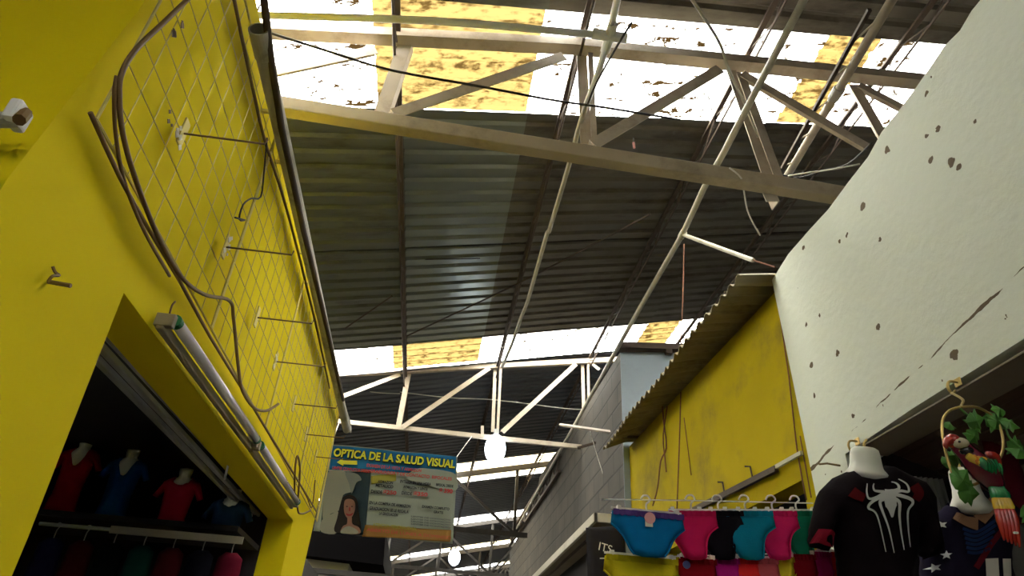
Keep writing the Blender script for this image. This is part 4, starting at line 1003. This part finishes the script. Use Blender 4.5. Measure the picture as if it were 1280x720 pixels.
# ------------------------------------------------------------------ briefs on a wire
WY = 2.02
wa, wb = onY(762, 641, WY + .03), onY(1016, 625, WY + .03)
t = empty('display_wire', wa, 'thin white wire rail that carries the row of briefs', 'wire rail')
MB().tube([onY(752, 624, WY + .03), onY(880, 626, WY + .03), onY(1016, 629, WY + .03)], .002, 6).build('top_wire', M['clear'], t)
MB().tube([onY(764, 641, WY + .02), onY(1016, 637, WY + .02)], .002, 6).build('lower_wire', M['clear'], t)
def briefs(px_l, px_r, ytop, ybot, Y, col, label, trim=None, yaw=0, asym=0, hang_=True, group='briefs on the upper wire'):
    a, b_ = onY(px_l, ytop, Y), onY(px_r, ytop, Y); w = (b_ - a).length; h = abs(onY(px_l, ybot, Y).z - a.z)
    c = (a + b_) / 2
    t = empty('briefs', c, label, 'briefs', group); g = w / 2
    poly = [(-g, 0), (g, 0), (g * 1.05, -h * .30), (g * (.86 + asym), -h * .42), (g * (.66 + asym), -h * .60), (g * (.54 + asym * .5), -h * .84), (g * .42, -h * .97), (g * .2, -h), (-g * .2, -h), (-g * .42, -h * .96), (-g * .56, -h * .82), (-g * (.70 - asym), -h * .60), (-g * (.88 - asym * .5), -h * .42), (-g * 1.04, -h * .30)]
    P = [poly[0], poly[1]] + smooth2(poly[1:], 2)[2:]
    P = poly
    cl = cloth('briefs_cloth', col)
    local(inflate(P, .014, .02, .012, fold=.0022, ph=px_l).build('briefs_front', cl, smooth=True), '', t)
    # waistband
    wbm = MB(); bm = wbm.bm; r = []
    n = 24
    for i in range(n + 1):
        u = -g + 2 * g * i / n; yy = -.0165 - .0015 * math.sin(i * 1.9)
        r.append([bm.verts.new((u * 1.0, yy, .002)), bm.verts.new((u * 1.0, yy, -.014 - (.002 * math.sin(i * 2.6) if trim else 0)))])
    for i in range(n): bm.faces.new((r[i][0], r[i + 1][0], r[i + 1][1], r[i][1]))
    local(wbm.build('waistband', cloth('waistband_cloth', trim or tuple(c_ * .75 for c_ in col)), solid=.0025), '', t)
    # leg binding
    for sgn in (1, -1):
        k = [(sgn * g * 1.04, -h * .31), (sgn * g * (.86 + asym * sgn), -h * .43), (sgn * g * (.67 + asym * sgn), -h * .61), (sgn * g * (.54 + (asym * .5 if sgn > 0 else 0)), -h * .84), (sgn * g * .42, -h * .965)]
        local(MB().tube([(u, -.004, v) for u, v in k], .0028, 6, smooth=4).build('leg_binding', cloth('binding_cloth', tuple(min(1, c_ * 1.15) for c_ in col)), smooth=True), '', t)
    t.rotation_euler.z = yaw
    if hang_:
        th = empty('clip_hanger', c + Vector((0, .004, .006)), 'clear hanger of the ' + label, 'hanger', None)
        hb = local(MB().bar((-g, 0, .003), (g, 0, .003), .005, .006, (0, 0, 1)).build('hanger_bar', M['clear']), '', th)
        local(MB().tube([(0, 0, .005), (0, 0, .022), (.012, 0, .034), (.006, 0, .046), (-.008, 0, .046), (-.016, 0, .034)], .0028, 7, smooth=4).build('hanger_hook', M['clear'], smooth=True), '', th)
        for sgn in (-.82, .82): local(MB().box((sgn * g - .006, -.021, -.006), (sgn * g + .006, -.003, .008)).build('clip', M['clear'], bevel=.0015), '', hb)
        th.rotation_euler.z = yaw
    return t
t1 = briefs(765, 852, 642, 697, 1.94, (.004, .13, .34), 'blue briefs with purple lace band, first on the wire', trim=(.07, .035, .16))
c = t1.location
tg = empty('swing_tag', c, 'round pink and white swing tag on the first blue briefs', 'tag')
local(MB().tube([(0, -.024, -.018), (0, -.027, -.018)], .016, 16).build('tag_disc', M['tagp']), '', tg)
local(MB().box((-.014, -.024, -.042), (.008, -.0225, -.022)).build('tag_card', M['tagw']), '', tg)
row = [(838, 892, (.52, .012, .085), 'bright pink briefs, second on the wire', 1.975, -.35), (872, 926, (.008, .007, .010), 'black briefs, third on the wire', 2.0, -.35), (904, 962, (.006, .17, .27), 'teal blue briefs, fourth on the wire', 1.975, -.35),
       (942, 992, (.52, .015, .10), 'pink briefs between the teal and the green ones', 2.0, -.35), (976, 1018, (.008, .15, .085), 'green briefs, last on the wire beside the spider shirt', 2.03, -.35)]
for l, r, col, lab, Y, yaw in row: briefs(l, r, 641, 700, Y, col, lab, yaw=yaw, asym=-.14)
# lower row: only their tops are in the picture
low = [(756, 845, (.50, .42, .012), 'large yellow briefs in the lower row, far left', 2.0, 0, 698), (848, 893, (.22, .006, .012), 'dark red briefs with a round sticker in the lower row', 2.02, 0, 700), (890, 922, (.36, .010, .16), 'magenta briefs in the lower row', 2.03, -.3, 700), (917, 945, (.62, .022, .022), 'orange red briefs in the lower row', 2.02, -.3, 700),
       (940, 970, (.42, .07, .08), 'salmon pink briefs in the lower row', 2.03, -.3, 700), (964, 990, (.50, .40, .02), 'small yellow briefs in the lower row', 2.04, -.3, 698), (986, 1016, (.22, .006, .015), 'dark red briefs right of the small yellow ones', 2.03, -.3, 695), (1012, 1036, (.40, .012, .14), 'magenta briefs beside the spider shirt sleeve', 2.04, -.3, 692), (1026, 1048, (.50, .02, .02), 'red briefs under the spider shirt cuff', 2.06, -.3, 692)]
for l, r, col, lab, Y, yaw, yt in low: briefs(l, r, yt, 760, Y, col, lab, yaw=yaw, group='briefs on the lower wire')
st = onY(858, 706, 2.0)
tag(MB().tube([st, st + Vector((0, -.004, 0))], .011, 16).build('round_sticker', mat('blue_sticker', (.04, .05, .16), .4)), 'small round blue sticker on the dark red briefs', 'sticker')
t = empty('display_wire', onY(752, 699, 2.05), 'thin lower wire rail that carries the second row of briefs', 'wire rail')
MB().tube([onY(750, 698, 2.06), onY(1050, 690, 2.06)], .002, 6).build('wire', M['clear'], t)
